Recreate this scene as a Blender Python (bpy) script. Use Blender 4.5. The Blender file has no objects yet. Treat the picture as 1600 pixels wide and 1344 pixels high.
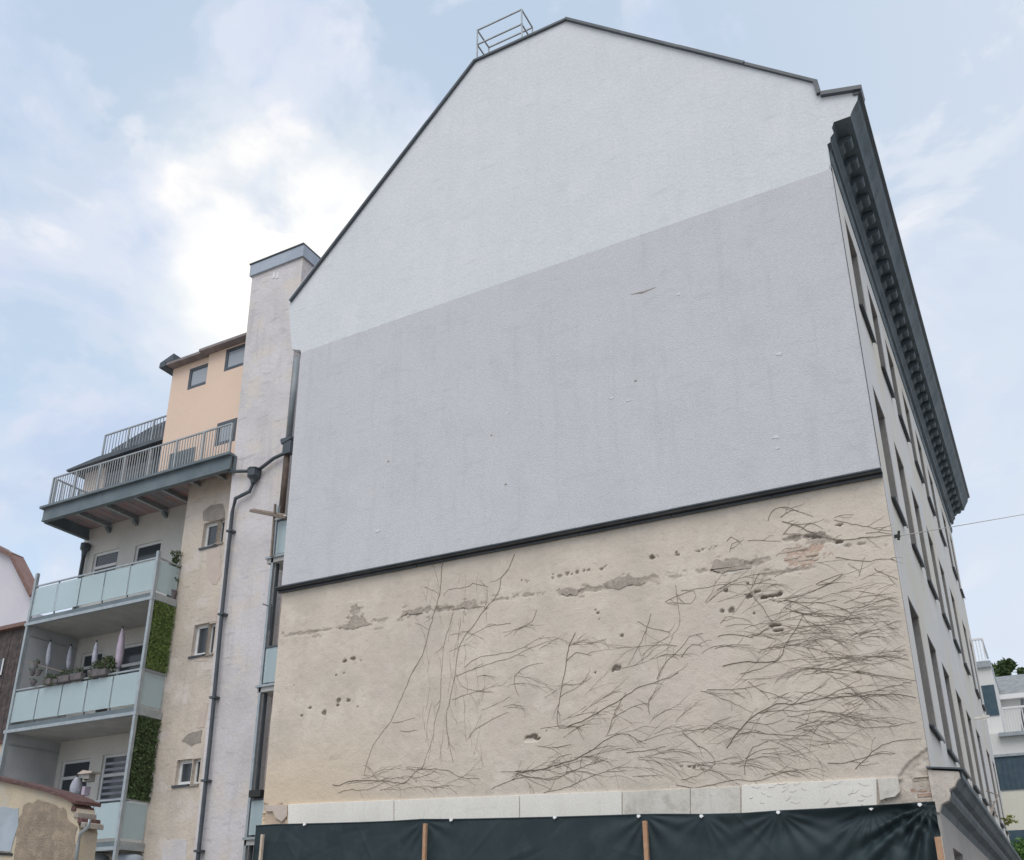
import bpy, bmesh, math, random
import numpy as np
from mathutils import Vector, Matrix
random.seed(7); rng = np.random.default_rng(7)
scene = bpy.context.scene
col = scene.collection
R = math.radians

# ------------------------------------------------------------------ camera
F_PX = 1535.36                      # focal length in photograph pixels (1600 wide)
CX, CY = 800.0, 672.0 + 163.5       # principal point: the photograph is cropped off centre
CAM = Vector((1.573, -16.927, 1.6))
yaw, pitch, roll = R(-28.031), R(22.539), R(-0.2284)
fw = Vector((math.sin(yaw)*math.cos(pitch), math.cos(yaw)*math.cos(pitch), math.sin(pitch)))
r0 = Vector((math.cos(yaw), -math.sin(yaw), 0)); u0 = r0.cross(fw)
rt = math.cos(roll)*r0 + math.sin(roll)*u0
up = -math.sin(roll)*r0 + math.cos(roll)*u0
cd = bpy.data.cameras.new('camera'); cam = bpy.data.objects.new('camera', cd); col.objects.link(cam)
cd.sensor_width = 36; cd.sensor_fit = 'HORIZONTAL'; cd.lens = F_PX/1600*36
cd.shift_y = 163.5/1600; cd.clip_start = .1; cd.clip_end = 3000
m = Matrix((rt, up, -fw)).transposed().to_4x4(); m.translation = CAM
cam.matrix_world = m
scene.camera = cam

# ------------------------------------------------------------------ sky, sun, exposure
GLOW = Vector((-0.552, 0.580, 0.598)).normalized()      # thin spot in the cloud deck, upper left of the photograph
SUN = Vector((math.cos(R(56))*math.sin(R(164)), math.cos(R(56))*math.cos(R(164)), math.sin(R(56))))
AZ = math.atan2(SUN.x, SUN.y); EL = math.asin(SUN.z)
SKY_STRENGTH = 0.1; EXPOSURE = 0.0
world = bpy.data.worlds.new('World'); scene.world = world; world.use_nodes = True
nt = world.node_tree; nt.nodes.clear()
N = nt.nodes.new; Lk = nt.links.new
out = N('ShaderNodeOutputWorld'); bg = N('ShaderNodeBackground'); bg.inputs['Strength'].default_value = SKY_STRENGTH
Lk(bg.outputs[0], out.inputs[0])
sky = N('ShaderNodeTexSky'); sky.sky_type = 'NISHITA'; sky.sun_disc = False
sky.sun_elevation = EL; sky.sun_rotation = AZ; sky.dust_density = 2.0
tc = N('ShaderNodeTexCoord')
def noise_node(scale, detail, rough, dist, loc, sc=(1, 1, 1)):
    mp = N('ShaderNodeMapping'); mp.inputs['Location'].default_value = loc; mp.inputs['Scale'].default_value = sc
    Lk(tc.outputs['Generated'], mp.inputs[0])
    n = N('ShaderNodeTexNoise'); n.inputs['Scale'].default_value = scale; n.inputs['Detail'].default_value = detail
    n.inputs['Roughness'].default_value = rough; n.inputs['Distortion'].default_value = dist
    Lk(mp.outputs[0], n.inputs['Vector']); return n
def ramp_node(src, stops, interp='EASE'):
    rp = N('ShaderNodeValToRGB'); rp.color_ramp.interpolation = interp
    el = rp.color_ramp.elements
    while len(el) < len(stops): el.new(.5)
    for e, (pos, c) in zip(el, stops): e.position = pos; e.color = (*c, 1)
    Lk(src, rp.inputs[0]); return rp
def mathn(op, a, b=None, clamp=False):
    n = N('ShaderNodeMath'); n.operation = op; n.use_clamp = clamp
    for i, v in enumerate((a, b)):
        if v is None: continue
        if isinstance(v, (int, float)): n.inputs[i].default_value = v
        else: Lk(v, n.inputs[i])
    return n.outputs[0]
def mixn(fac, a, b):
    n = N('ShaderNodeMix'); n.data_type = 'RGBA'
    for s, v in ((0, fac), (6, a), (7, b)):
        if isinstance(v, (int, float)): n.inputs[s].default_value = v
        elif isinstance(v, tuple): n.inputs[s].default_value = (*v, 1)
        else: Lk(v, n.inputs[s])
    return n.outputs[2]
cov = noise_node(5.2, 9, .56, .35, (9.3, 1.2, 7.4), (1, 1, 1.3))
cover = ramp_node(cov.outputs['Fac'], [(.45, (.0,)*3), (.51, (.5,)*3), (.58, (1,)*3)])
shade = noise_node(5.0, 8, .55, .4, (6.3, 1.0, 4.2), (1, 1, 1.7))
cloudc = ramp_node(shade.outputs['Fac'], [(.36, (5.6, 6.7, 8.7)), (.5, (6.9, 7.6, 9.0)), (.62, (9.3, 9.3, 9.7))])
dp = N('ShaderNodeVectorMath'); dp.operation = 'DOT_PRODUCT'; dp.inputs[1].default_value = GLOW
Lk(tc.outputs['Generated'], dp.inputs[0])
gn = noise_node(7.0, 7, .55, .3, (2.2, 5.1, .7), (1, 1, 1.6))
glow = mathn('MULTIPLY', mathn('POWER', mathn('MAXIMUM', dp.outputs['Value'], 0.0), 190.0), mathn('MULTIPLY', mathn('MAXIMUM', mathn('SUBTRACT', gn.outputs['Fac'], .20), 0.0), 4.8))
skyb = N('ShaderNodeMix'); skyb.data_type = 'RGBA'; skyb.blend_type = 'ADD'; skyb.inputs[0].default_value = 1.0
Lk(sky.outputs[0], skyb.inputs[6]); skyb.inputs[7].default_value = (4.3, 5.0, 5.5, 1)
contrast = ramp_node(dp.outputs['Value'], [(.70, (.12,)*3), (.95, (1,)*3)], 'LINEAR')
clouds = mixn(cover.outputs[0], skyb.outputs[2], cloudc.outputs[0])
hz = mixn(.10, (7.9, 8.6, 9.7), sky.outputs[0])
base = mixn(contrast.outputs[0], hz, clouds)
final = mixn(mathn('MINIMUM', glow, 1.0), base, (12.0, 11.6, 10.8))
Lk(final, bg.inputs['Color'])
sd = bpy.data.lights.new('sun', 'SUN'); sd.energy = 1.5; sd.angle = R(45); sd.color = (1, .95, .88)
so = bpy.data.objects.new('sun', sd); col.objects.link(so)
so.rotation_euler = SUN.to_track_quat('Z', 'Y').to_euler()
scene.view_settings.view_transform = 'Standard'; scene.view_settings.look = 'None'
scene.view_settings.exposure = EXPOSURE; scene.view_settings.gamma = 1
scene.view_settings.use_curve_mapping = False
scene.cycles.max_bounces = 6; scene.cycles.diffuse_bounces = 4

# ------------------------------------------------------------------ survey helpers: a photo pixel on a known wall plane -> metres
def ray(px, py): return fw + rt*((px-CX)/F_PX) - up*((py-CY)/F_PX)
def P(px, py, y=0.0):
    q = ray(px, py); return CAM + q*((y-CAM.y)/q.y)
def PX(px, py, x=0.0):
    q = ray(px, py); return CAM + q*((x-CAM.x)/q.x)
def PZ(px, py, z=0.0):
    q = ray(px, py); return CAM + q*((z-CAM.z)/q.z)
K = 0.003                           # the street facade is very slightly out of square
def fx(y): return K*y

# ------------------------------------------------------------------ materials
MATS = {}
def mat(name, c1, c2=None, c3=None, scale=1.5, detail=8, rough=.8, bump=.15, bscale=60, streak=0, spec=.3, metal=0, lo=.35, hi=.65, bdist=.01, hb=0):
    if name in MATS: return MATS[name]
    m_ = bpy.data.materials.new(name); m_.use_nodes = True; t = m_.node_tree; n_ = t.nodes; l_ = t.links
    b = n_['Principled BSDF']; b.inputs['Roughness'].default_value = rough; b.inputs['Metallic'].default_value = metal
    b.inputs['Specular IOR Level'].default_value = spec
    tx = n_.new('ShaderNodeTexCoord')
    def nz(sc, det=6, vec=None, scl=(1, 1, 1), off=0):
        mp = n_.new('ShaderNodeMapping'); mp.inputs['Scale'].default_value = scl; mp.inputs['Location'].default_value = (off, off*.7, off*1.3)
        l_.new(tx.outputs['Object'], mp.inputs[0])
        k = n_.new('ShaderNodeTexNoise'); k.inputs['Scale'].default_value = sc; k.inputs['Detail'].default_value = det
        k.inputs['Roughness'].default_value = .6
        l_.new(mp.outputs[0], k.inputs['Vector']); return k.outputs['Fac']
    def rmp(src, a, b_):
        k = n_.new('ShaderNodeMapRange'); k.inputs['From Min'].default_value = a; k.inputs['From Max'].default_value = b_
        k.interpolation_type = 'SMOOTHSTEP'; l_.new(src, k.inputs['Value']); return k.outputs[0]
    def mx(f, a, b_, mode='MIX'):
        k = n_.new('ShaderNodeMix'); k.data_type = 'RGBA'; k.blend_type = mode
        for s, v in ((0, f), (6, a), (7, b_)):
            if isinstance(v, (int, float)): k.inputs[s].default_value = v
            elif isinstance(v, tuple): k.inputs[s].default_value = (*v, 1)
            else: l_.new(v, k.inputs[s])
        return k.outputs[2]
    c = c1
    if c2: c = mx(rmp(nz(scale, detail), lo, hi), c1, c2)
    if c3: c = mx(rmp(nz(scale*2.3, detail, off=7.3), .48, .68), c if not isinstance(c, tuple) else c, c3)
    if streak:
        s = rmp(nz(1.0, 5, scl=(5, 5, .45), off=3), .5, .75)
        k = n_.new('ShaderNodeMath'); k.operation = 'MULTIPLY'; k.inputs[1].default_value = streak; l_.new(s, k.inputs[0])
        c = mx(k.outputs[0], c, tuple(v*.55 for v in c1))
    if hb:
        s2 = rmp(nz(1.0, 9, scl=(1.6, 1.6, 7), off=5), .56, .70)
        k = n_.new('ShaderNodeMath'); k.operation = 'MULTIPLY'; k.inputs[1].default_value = hb; l_.new(s2, k.inputs[0])
        c = mx(k.outputs[0], c, tuple(v*.6 for v in c1))
        s3 = rmp(nz(9.0, 3, off=8), .66, .72)
        k = n_.new('ShaderNodeMath'); k.operation = 'MULTIPLY'; k.inputs[1].default_value = hb*2; l_.new(s3, k.inputs[0])
        c = mx(k.outputs[0], c, tuple(v*.7 for v in c1))
    # fine mottling
    fine = rmp(nz(28, 4, off=1), .25, .75)
    k = n_.new('ShaderNodeMapRange'); k.inputs['To Min'].default_value = .93; k.inputs['To Max'].default_value = 1.05; l_.new(fine, k.inputs['Value'])
    c = mx(1.0, c, k.outputs[0], 'MULTIPLY') if not isinstance(c, tuple) else mx(1.0, mx(0.0, c, c), k.outputs[0], 'MULTIPLY')
    l_.new(c, b.inputs['Base Color'])
    if bump:
        bp = n_.new('ShaderNodeBump'); bp.inputs['Strength'].default_value = bump; bp.inputs['Distance'].default_value = bdist
        l_.new(nz(bscale, 5), bp.inputs['Height']); l_.new(bp.outputs[0], b.inputs['Normal'])
    m_['c'] = 1
    MATS[name] = m_; return m_

M_white = mat('white_render', (.70, .72, .745), (.68, .705, .735), (.715, .735, .755), hb=.16, streak=.07, scale=.5, bump=.5, bscale=14, bdist=.02, spec=.15)
M_grey = mat('grey_render', (.595, .60, .622), (.61, .615, .636), (.578, .584, .606), hb=.14, scale=.45, bump=.8, bscale=34, bdist=.015, spec=.12, streak=.12)
M_zinc = mat('dark_sheet_metal', (.055, .07, .085), (.085, .10, .115), scale=2, rough=.45, spec=.5, bump=.1, bscale=8)
M_green = mat('cornice_paint', (.085, .115, .135), (.13, .16, .18), (.06, .085, .10), scale=1.2, rough=.6, bump=.3, bscale=14)
M_roof = mat('roof_tiles', (.10, .08, .07), (.15, .11, .09), scale=6, rough=.8)
M_fac = mat('facade_plaster', (.68, .67, .66), (.66, .62, .54), (.64, .64, .65), scale=.28, bump=.25, bscale=30, streak=.15)
M_reveal = mat('grey_window_lining', (.30, .285, .27), (.24, .23, .22), scale=3, bump=.2, streak=.3)
M_win = mat('painted_window_frame', (.33, .32, .31), (.25, .25, .25), scale=6, rough=.5, bump=.1)
M_white_frame = mat('white_window_frame', (.72, .73, .73), (.66, .67, .68), scale=4, rough=.4, bump=0)
M_pier = mat('pinkish_old_plaster', (.70, .665, .68), (.59, .56, .565), (.69, .635, .59), hb=.5, scale=.55, bump=.7, bscale=7, bdist=.03, streak=.3)
M_beige2 = mat('yellowed_old_plaster', (.66, .58, .49), (.55, .49, .43), (.68, .61, .56), hb=.5, scale=.6, bump=.8, bscale=8, bdist=.03, streak=.25)
M_patchgrey = mat('cement_patch', (.30, .27, .24), (.37, .33, .29), scale=5, bump=.7, bscale=25, bdist=.02)
M_patchpink = mat('fresh_plaster_patch', (.62, .52, .46), (.57, .49, .43), scale=3, bump=.4, bscale=20)
M_orange = mat('apricot_render', (.80, .615, .49), (.77, .59, .47), scale=.4, bump=.2, bscale=50)
M_cream = mat('cream_wall', (.68, .66, .62), (.60, .59, .56), scale=.7, bump=.2, bscale=30)
M_steel = mat('galvanised_steel', (.42, .46, .48), (.34, .38, .40), scale=5, rough=.4, metal=.4, spec=.5, bump=.05)
M_rail = mat('light_steel_baluster', (.42, .45, .46), (.35, .38, .40), scale=5, rough=.4, metal=.3, bump=0)
M_deck = mat('rusty_deck_underside', (.36, .28, .28), (.24, .23, .25), (.38, .24, .23), scale=1.2, bump=.3, bscale=20)
M_gird = mat('blue_grey_girder', (.13, .165, .185), (.17, .205, .225), scale=2, rough=.5, bump=.1)
M_panelw = mat('white_concrete_panel', (.85, .82, .755), (.81, .78, .71), hb=.2, scale=1.5, bump=.1, bscale=30, streak=.15)
M_panelg = mat('stained_concrete_panel', (.68, .64, .57), (.74, .70, .63), (.56, .52, .46), scale=1.6, bump=.4, bscale=25, streak=.4)
M_brick = mat('old_brick', (.44, .29, .22), (.54, .42, .34), (.40, .30, .25), scale=5, bump=.8, bscale=30, bdist=.02)
M_brickl = mat('pale_brick', (.58, .50, .42), (.52, .42, .34), scale=5, bump=.8, bscale=30, bdist=.02)
M_tarp = mat('dark_green_tarpaulin', (.018, .032, .038), (.025, .042, .048), (.030, .047, .053), scale=1.2, rough=.62, spec=.35, bump=.25, bscale=90, bdist=.004)
M_wood = mat('raw_timber', (.42, .24, .14), (.50, .31, .20), scale=8, bump=.4, bscale=20)
M_paleboard = mat('pale_timber', (.62, .52, .42), (.54, .44, .35), scale=8, bump=.4)
M_vine = mat('dry_vine_stem', (.19, .155, .125), (.26, .215, .18), scale=9, rough=.9, bump=.2)
M_vinel = mat('pale_vine_stem', (.29, .24, .20), (.38, .32, .27), scale=9, rough=.9, bump=0)
M_plast = mat('white_plastic', (.8, .8, .8), rough=.4, bump=0)
M_leafd = mat('ivy_leaf', (.035, .06, .025), (.10, .15, .06), scale=10, rough=.6, bump=0)
M_leafl = mat('grass_leaf', (.11, .18, .045), (.20, .27, .08), (.05, .09, .03), scale=5, rough=.6, bump=0)
M_leaf = mat('tree_leaf', (.04, .07, .025), (.08, .12, .04), scale=2, rough=.6, bump=0)
M_trunk = mat('tree_bark', (.10, .08, .06), (.07, .055, .045), scale=9, bump=.5)
M_cloth = mat('mauve_parasol_cloth', (.52, .44, .53), (.44, .38, .47), scale=6, bump=.3, bscale=12)
M_cloth2 = mat('grey_parasol_cloth', (.35, .37, .43), (.45, .46, .52), scale=6, bump=.3, bscale=12)
M_pot = mat('terracotta_grey_pot', (.14, .13, .14), (.2, .18, .18), scale=6, rough=.7)
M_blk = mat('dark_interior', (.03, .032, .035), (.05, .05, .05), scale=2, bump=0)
M_timber = mat('weathered_boards', (.075, .06, .06), (.12, .095, .09), (.05, .045, .045), scale=3, bump=.5, bscale=20, streak=.6)
M_pale = mat('pale_lilac_render', (.66, .64, .68), (.62, .60, .66), scale=.4, bump=.1)
M_brown = mat('brown_verge_metal', (.18, .10, .08), (.22, .13, .11), scale=3, rough=.5)
M_redcop = mat('red_brown_coping', (.13, .06, .055), (.09, .05, .045), (.17, .10, .09), scale=4, rough=.5, bump=.3, bscale=20)
M_coarse = mat('coarse_brown_render', (.36, .29, .22), (.27, .22, .17), (.42, .34, .25), scale=2.2, bump=1, bscale=35, bdist=.03)
M_yellow = mat('yellow_old_plaster', (.58, .49, .36), (.50, .42, .32), (.52, .48, .40), scale=1.5, bump=.5, bscale=20, bdist=.02)
M_bluegrey = mat('blue_grey_paint_patch', (.42, .48, .54), (.36, .41, .46), scale=2, bump=.3)
M_shutter = mat('dark_blue_awning', (.05, .09, .12), (.07, .11, .14), scale=3, rough=.5)
M_modern = mat('modern_white_render', (.76, .76, .74), (.72, .72, .70), scale=.3, bump=.05)
M_yel2 = mat('modern_cream_render', (.74, .72, .62), (.70, .68, .58), scale=.3, bump=.05)
M_gravroof = mat('grey_roof_tiles', (.22, .24, .25), (.30, .31, .31), scale=3, bump=.5, bscale=10)
M_ground = mat('gravel_lot', (.34, .31, .27), (.28, .26, .23), (.38, .35, .31), scale=.5, bump=1, bscale=12, bdist=.04)
M_asph = mat('asphalt', (.06, .06, .062), (.045, .045, .047), scale=2, bump=.6, bscale=60)
M_pave = mat('paving', (.33, .32, .30), (.27, .26, .25), scale=2, bump=.4)

def glass(name, c, rough, trans, alpha=1):
    m_ = bpy.data.materials.new(name); m_.use_nodes = True; b = m_.node_tree.nodes['Principled BSDF']
    b.inputs['Base Color'].default_value = (*c, 1); b.inputs['Roughness'].default_value = rough
    b.inputs['Transmission Weight'].default_value = trans; b.inputs['IOR'].default_value = 1.45
    b.inputs['Specular IOR Level'].default_value = .6
    return m_
M_glass = glass('window_glass', (.06, .07, .08), .08, 0)
M_glassl = glass('curtained_glass', (.16, .16, .16), .12, 0)
M_frost = glass('frosted_balcony_glass', (.62, .75, .78), .22, .45)

# ------------------------------------------------------------------ mesh builder
def wl(o):
    v = Vector((0, 0, 0))
    while o: v = v + o.location; o = o.parent
    return v
class MB:
    def __init__(s): s.v = []; s.f = []
    def add(s, vs, fs):
        n = len(s.v); s.v += [tuple(a) for a in vs]; s.f += [tuple(i+n for i in f) for f in fs]; return s
    def prism(s, pts, vec):
        pts = [Vector(p_) for p_ in pts]; vec = Vector(vec); n = len(pts)
        fs = [tuple(range(n)), tuple(range(2*n-1, n-1, -1))] + [(i, (i+1) % n, n+(i+1) % n, n+i) for i in range(n)]
        return s.add(pts+[p_+vec for p_ in pts], fs)
    def box(s, x0, x1, y0, y1, z0, z1):
        return s.prism([(x0, y0, z0), (x1, y0, z0), (x1, y1, z0), (x0, y1, z0)], (0, 0, z1-z0))
    def bar(s, a, b, w, h=None):
        a = Vector(a); b = Vector(b); d = (b-a).normalized(); h = h or w
        q = Vector((0, 0, 1)) if abs(d.z) < .9 else Vector((0, 1, 0))
        e = d.cross(q).normalized(); g = e.cross(d).normalized()
        c = [a+e*w/2+g*h/2, a-e*w/2+g*h/2, a-e*w/2-g*h/2, a+e*w/2-g*h/2]
        return s.prism(c, b-a)
    def tube(s, path, r, n=6, r1=None):
        path = [Vector(p_) for p_ in path]; k = len(path); r1 = r if r1 is None else r1
        vs = []; fs = []
        for i, p_ in enumerate(path):
            d = (path[min(i+1, k-1)]-path[max(i-1, 0)]).normalized()
            q = Vector((0, 0, 1)) if abs(d.z) < .9 else Vector((0, 1, 0))
            e = d.cross(q).normalized(); g = e.cross(d).normalized(); rr = r+(r1-r)*i/max(1, k-1)
            vs += [p_+(e*math.cos(2*math.pi*j/n)+g*math.sin(2*math.pi*j/n))*rr for j in range(n)]
        for i in range(k-1):
            fs += [(i*n+j, i*n+(j+1) % n, (i+1)*n+(j+1) % n, (i+1)*n+j) for j in range(n)]
        fs += [tuple(range(n)), tuple(range((k-1)*n, k*n))]
        return s.add(vs, fs)
    def lathe(s, prof, c, n=12, wob=0):
        c = Vector(c); vs = []; fs = []
        for (r_, z_) in prof:
            vs += [c+Vector((r_*(1+wob*math.sin(j*2.5))*math.cos(2*math.pi*j/n), r_*(1+wob*math.cos(j*3.1))*math.sin(2*math.pi*j/n), z_)) for j in range(n)]
        for i in range(len(prof)-1):
            fs += [(i*n+j, i*n+(j+1) % n, (i+1)*n+(j+1) % n, (i+1)*n+j) for j in range(n)]
        fs += [tuple(range(n)), tuple(range((len(prof)-1)*n, len(prof)*n))]
        return s.add(vs, fs)
    def build(s, name, mt, parent=None, origin=None, smooth=False, bevel=0):
        me = bpy.data.meshes.new(name)
        base = wl(parent) if parent else Vector((0, 0, 0))
        if origin is None:
            org = base if parent else Vector(s.v[0])
            if not parent:
                a = np.array(s.v); org = Vector((float(a[:, 0].mean()), float(a[:, 1].mean()), float(a[:, 2].min())))
        else: org = Vector(origin)
        a = np.array(s.v)-np.array(org)
        me.from_pydata([tuple(x) for x in a.tolist()], [], s.f)
        bm = bmesh.new(); bm.from_mesh(me); bmesh.ops.recalc_face_normals(bm, faces=bm.faces)
        if bevel: bmesh.ops.bevel(bm, geom=bm.edges[:], offset=bevel, segments=1, affect='EDGES')
        if smooth:
            for f_ in bm.faces: f_.smooth = True
        bm.to_mesh(me); bm.free(); me.materials.append(mt)
        o = bpy.data.objects.new(name, me); col.objects.link(o)
        if parent: o.parent = parent
        o.location = org-base
        return o
def tag(o, label=None, cat=None, group=None, kind=None):
    if label: o['label'] = label
    if cat: o['category'] = cat
    if group: o['group'] = group
    if kind: o['kind'] = kind
    return o
def empty(name, loc, label=None, cat=None, group=None):
    o = bpy.data.objects.new(name, None); o.empty_display_size = .2; o.location = loc; col.objects.link(o)
    return tag(o, label, cat, group)
def copy_tree(o, parent=None, loc=None):
    c = o.copy(); col.objects.link(c)
    if parent: c.parent = parent
    if loc is not None: c.location = loc
    for ch in o.children: copy_tree(ch, c)
    return c
def cells(mb, U, V, holes, mp, depth, near_end=True):
    """a wall sheet in (u,v) with rectangular openings and reveals going depth inwards"""
    us = sorted({U[0], U[1], *[h[0] for h in holes], *[h[1] for h in holes]})
    vs = sorted({V[0], V[1], *[h[2] for h in holes], *[h[3] for h in holes]})
    for i in range(len(us)-1):
        for j in range(len(vs)-1):
            a, b, c, d = us[i], us[i+1], vs[j], vs[j+1]; um, vm = (a+b)/2, (c+d)/2
            if any(h[0] < um < h[1] and h[2] < vm < h[3] for h in holes): continue
            mb.add([mp(a, c, 0), mp(b, c, 0), mp(b, d, 0), mp(a, d, 0)], [(0, 1, 2, 3)])
    for (a, b, c, d) in holes:
        for (p_, q) in (((a, c), (b, c)), ((b, c), (b, d)), ((b, d), (a, d)), ((a, d), (a, c))):
            mb.add([mp(*p_, 0), mp(*q, 0), mp(*q, depth), mp(*p_, depth)], [(0, 1, 2, 3)])
    # perimeter thickness
    a, b, c, d = U[0], U[1], V[0], V[1]
    for (p_, q) in (((a, c), (b, c)), ((b, c), (b, d)), ((b, d), (a, d)), ((a, d), (a, c)))[:4 if near_end else 3]:
        mb.add([mp(*p_, 0), mp(*q, 0), mp(*q, depth), mp(*p_, depth)], [(0, 1, 2, 3)])
    return mb
def blob(pts, y, proud, name, mt, parent, rough=.03, kind=None):
    """irregular thin plaster slab from an outline of photo points on plane y"""
    w = [P(*p_, y) for p_ in pts]; o = []
    for i in range(len(w)):
        a, b = w[i], w[(i+1) % len(w)]; n = max(2, int((b-a).length/.12))
        for k in range(n):
            q = a.lerp(b, k/n); o.append((q.x+random.uniform(-rough, rough), y-proud, q.z+random.uniform(-rough, rough)))
    return MB().prism(o, (0, proud+.01, 0)).build(name, mt, parent)

# ------------------------------------------------------------------ ground and streets
g = MB().add([(-600, -600, 0), (600, -600, 0), (600, 900, 0), (-600, 900, 0)], [(0, 1, 2, 3)]).build('ground', M_ground, origin=(0, 0, 0)); tag(g, 'open gravel building lot in front of the bare gable', kind='structure')
g = MB().add([(2.6, -60, .004), (9.5, -60, .004), (9.5, 33, .004), (2.6, 33, .004)], [(0, 1, 2, 3)]).build('road', M_asph, origin=(0, 0, 0)); tag(g, kind='structure')
g = MB().box(0.05, 2.6, -60, 33, 0.0, .12).build('pavement', M_pave, origin=(0, 0, 0)); tag(g, kind='structure')

# ------------------------------------------------------------------ main building
L = 22.3; XL = -13.7
main = empty('apartment_building', (-7, 0, 0), 'tall old apartment block with bare plastered firewall gable and dark street cornice', 'building')
# roof / gable outline
yV = -.22
AP = [P(884, 27, yV), P(1277, 124, yV), P(1283, 146, yV), P(1346, 133, yV)]
TL = P(452, 468, yV); TM = P(740, 96, yV)
flat = (TM.z+AP[0].z)/2+.05
out_top = [(TL.x, TL.z), (TM.x, flat), (AP[0].x, flat), (AP[1].x, AP[1].z), (0.0, 18.2), (.83, 18.03)]
prof = [(P(*q, -.15).x, P(*q, -.15).z) for q in ((1341, 148), (1339.7, 157), (1333, 170), (1330.4, 176), (1328.6, 181.4), (1303, 190.7), (1300, 200), (1303, 207.5), (1297.7, 215), (1297.7, 222), (1291.4, 226))]
prof[-1] = (.0, prof[-1][1])
SOF = prof[5][1]
# body behind the skins (side and rear walls)
MB().box(XL+.02, -.5, .08, L, 0, 16.3).build('rear_wall', M_cream, main)
MB().prism([(XL-.45, .1, 17.7), (TM.x, .1, flat-.04), (AP[0].x, .1, flat-.04), (-.1, .1, 18.2), (-.05, .1, 16.3), (XL, .1, 16.3), (XL, .1, 17.5)], (0, L-.1, 0)).build('roof', M_roof, main)
# insulated upper skin: white above, grey below
yW = -.15
bl, br = P(456, 546, yW), P(1293, 266, yW)
gl, gr_ = P(470, 551, yW), P(1290, 266, yW)
pw = [(P(456, 472).x, yW, P(456, 472).z)] + [(TM.x, yW, flat-.06), (AP[0].x, yW, flat-.06), (AP[1].x, yW, AP[1].z-.05), (AP[2].x, yW, AP[2].z-.02), (prof[0][0]+.02, yW, AP[3].z-.05)]
pw += [(x-.004, yW, z) for x, z in prof] + [(-.01, yW, 16.2), (br.x+.02, yW, br.z), (P(471, 551, yW).x, yW, P(471, 551, yW).z), (P(469, 547, yW).x, yW, P(469, 547, yW).z), (bl.x, yW, bl.z)]
MB().prism(pw, (0, .15, 0)).build('upper_render_skin', M_white, main)['label'] = 'white rendered gable triangle'
yG = -.1495
q1, q2, q3, q4 = P(470, 551, yG), P(1296, 266, yG), P(1377, 731, yG), P(440, 915, yG)
MB().prism([(q1.x, yG, q1.z+.035), (-.01, yG, q2.z+.03), (-.01, yG, q3.z), (q4.x, yG, q4.z)], (0, .1495, 0)).build('lower_render_skin', M_grey, main)['label'] = 'mid grey rendered band of the gable'
# filler: eave return at left of white skin
MB().box(bl.x, XL+.3, yW+.01, .1, bl.z+.02, TL.z-.1).build('eave_return', M_white, main)
# small scars in the grey render
for (px, py, s) in [(1218, 553, .07), (955, 622, .05), (982, 626, .05), (590, 830, .07), (993, 595, .03), (1212, 683, .06), (1216, 700, .04), (607, 721, .03), (790, 757, .03), (768, 680, .03), (1060, 460, .04)]:
    c = P(px, py, yG); pts = []
    for k in range(9):
        a = k*2*math.pi/9; rr = s*random.uniform(.5, 1.1); pts.append((c.x+rr*math.cos(a)*1.2, yG-.008, c.z+rr*math.sin(a)*.7))
    MB().prism(pts, (0, .01, 0)).build('render_chip', M_white if s > .035 else M_patchgrey, main)
for (a, b) in [((985, 459), (1023, 449)), ((1020, 452), (990, 455))][:1]:
    MB().prism([P(985, 460, yG-.006), P(1005, 455, yG-.006), P(1024, 449, yG-.006), P(1004, 458, yG-.006)], (0, .008, 0)).build('render_chip', M_patchgrey, main)
# drip flashing under the insulation
a, b = P(439, 917, -.2), P(1378, 731.5, -.2)
for (dz0, dz1, y0, mt) in ((0.0, .038, -.18, M_zinc), (-.09, -.045, -.08, M_zinc)):
    for k in range(7):
        u0_, u1_ = k/7, (k+1)/7-.0006; j = random.uniform(-.005, .005); j2 = random.uniform(-.006, .006)
        za, zb_ = a.z+(b.z-a.z)*u0_, a.z+(b.z-a.z)*u1_; xa, xb = XL+(.015-XL)*u0_, XL+(.015-XL)*u1_
        MB().prism([(xa, y0+j, za+dz0+j2), (xb, y0+j, zb_+dz0), (xb, y0+j, zb_+dz1), (xa, y0+j, za+dz1+j2)], (0, -y0-j, 0)).build('drip_flashing', mt, main, bevel=.01)
MB().prism([(XL, -.16, a.z-.045), (.01, -.16, b.z-.045), (.01, -.16, b.z), (XL, -.16, a.z)], (0, .15, 0)).build('drip_flashing', M_blk, main)
# verge flashing along the roof line
vp_ = [(TL.x-.02, TL.z-.02), (TM.x, flat), (AP[0].x, flat), (AP[1].x, AP[1].z), (AP[2].x, AP[2].z+.05), (AP[3].x, AP[3].z)]
for i in range(len(vp_)-1):
    (x0, z0), (x1, z1) = vp_[i], vp_[i+1]
    d = Vector((x1-x0, 0, z1-z0)).normalized(); nn = Vector((-d.z, 0, d.x))*(.055 if i < 3 else .08)
    if nn.z > 0: nn = -nn
    A = Vector((x0, -.22-.003*i, z0)); B = Vector((x1, -.22-.003*i, z1))
    ns = max(1, round((B-A).length/2.1))
    for k in range(ns):
        j = Vector((0, random.uniform(-.012, .012), random.uniform(-.004, .004)))
        A_ = A.lerp(B, k/ns)+j; B_ = A.lerp(B, (k+1)/ns-.0008)+j
        MB().prism([A_, B_, B_+nn*1.2, A_+nn*1.2], (0, .45, 0)).build('verge_flashing', M_zinc, main)
gx_ = prof[0][0]
MB().prism([(gx_-.1, -.19, AP[3].z-.01), (gx_+.07, -.19, AP[3].z-.02), (gx_+.07, -.19, AP[3].z-.13), (gx_-.02, -.19, prof[0][1]-.01), (gx_-.1, -.19, prof[0][1]+.02)], (K*L*2, L+.45, 0)).build('gutter', M_zinc, main)
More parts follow.
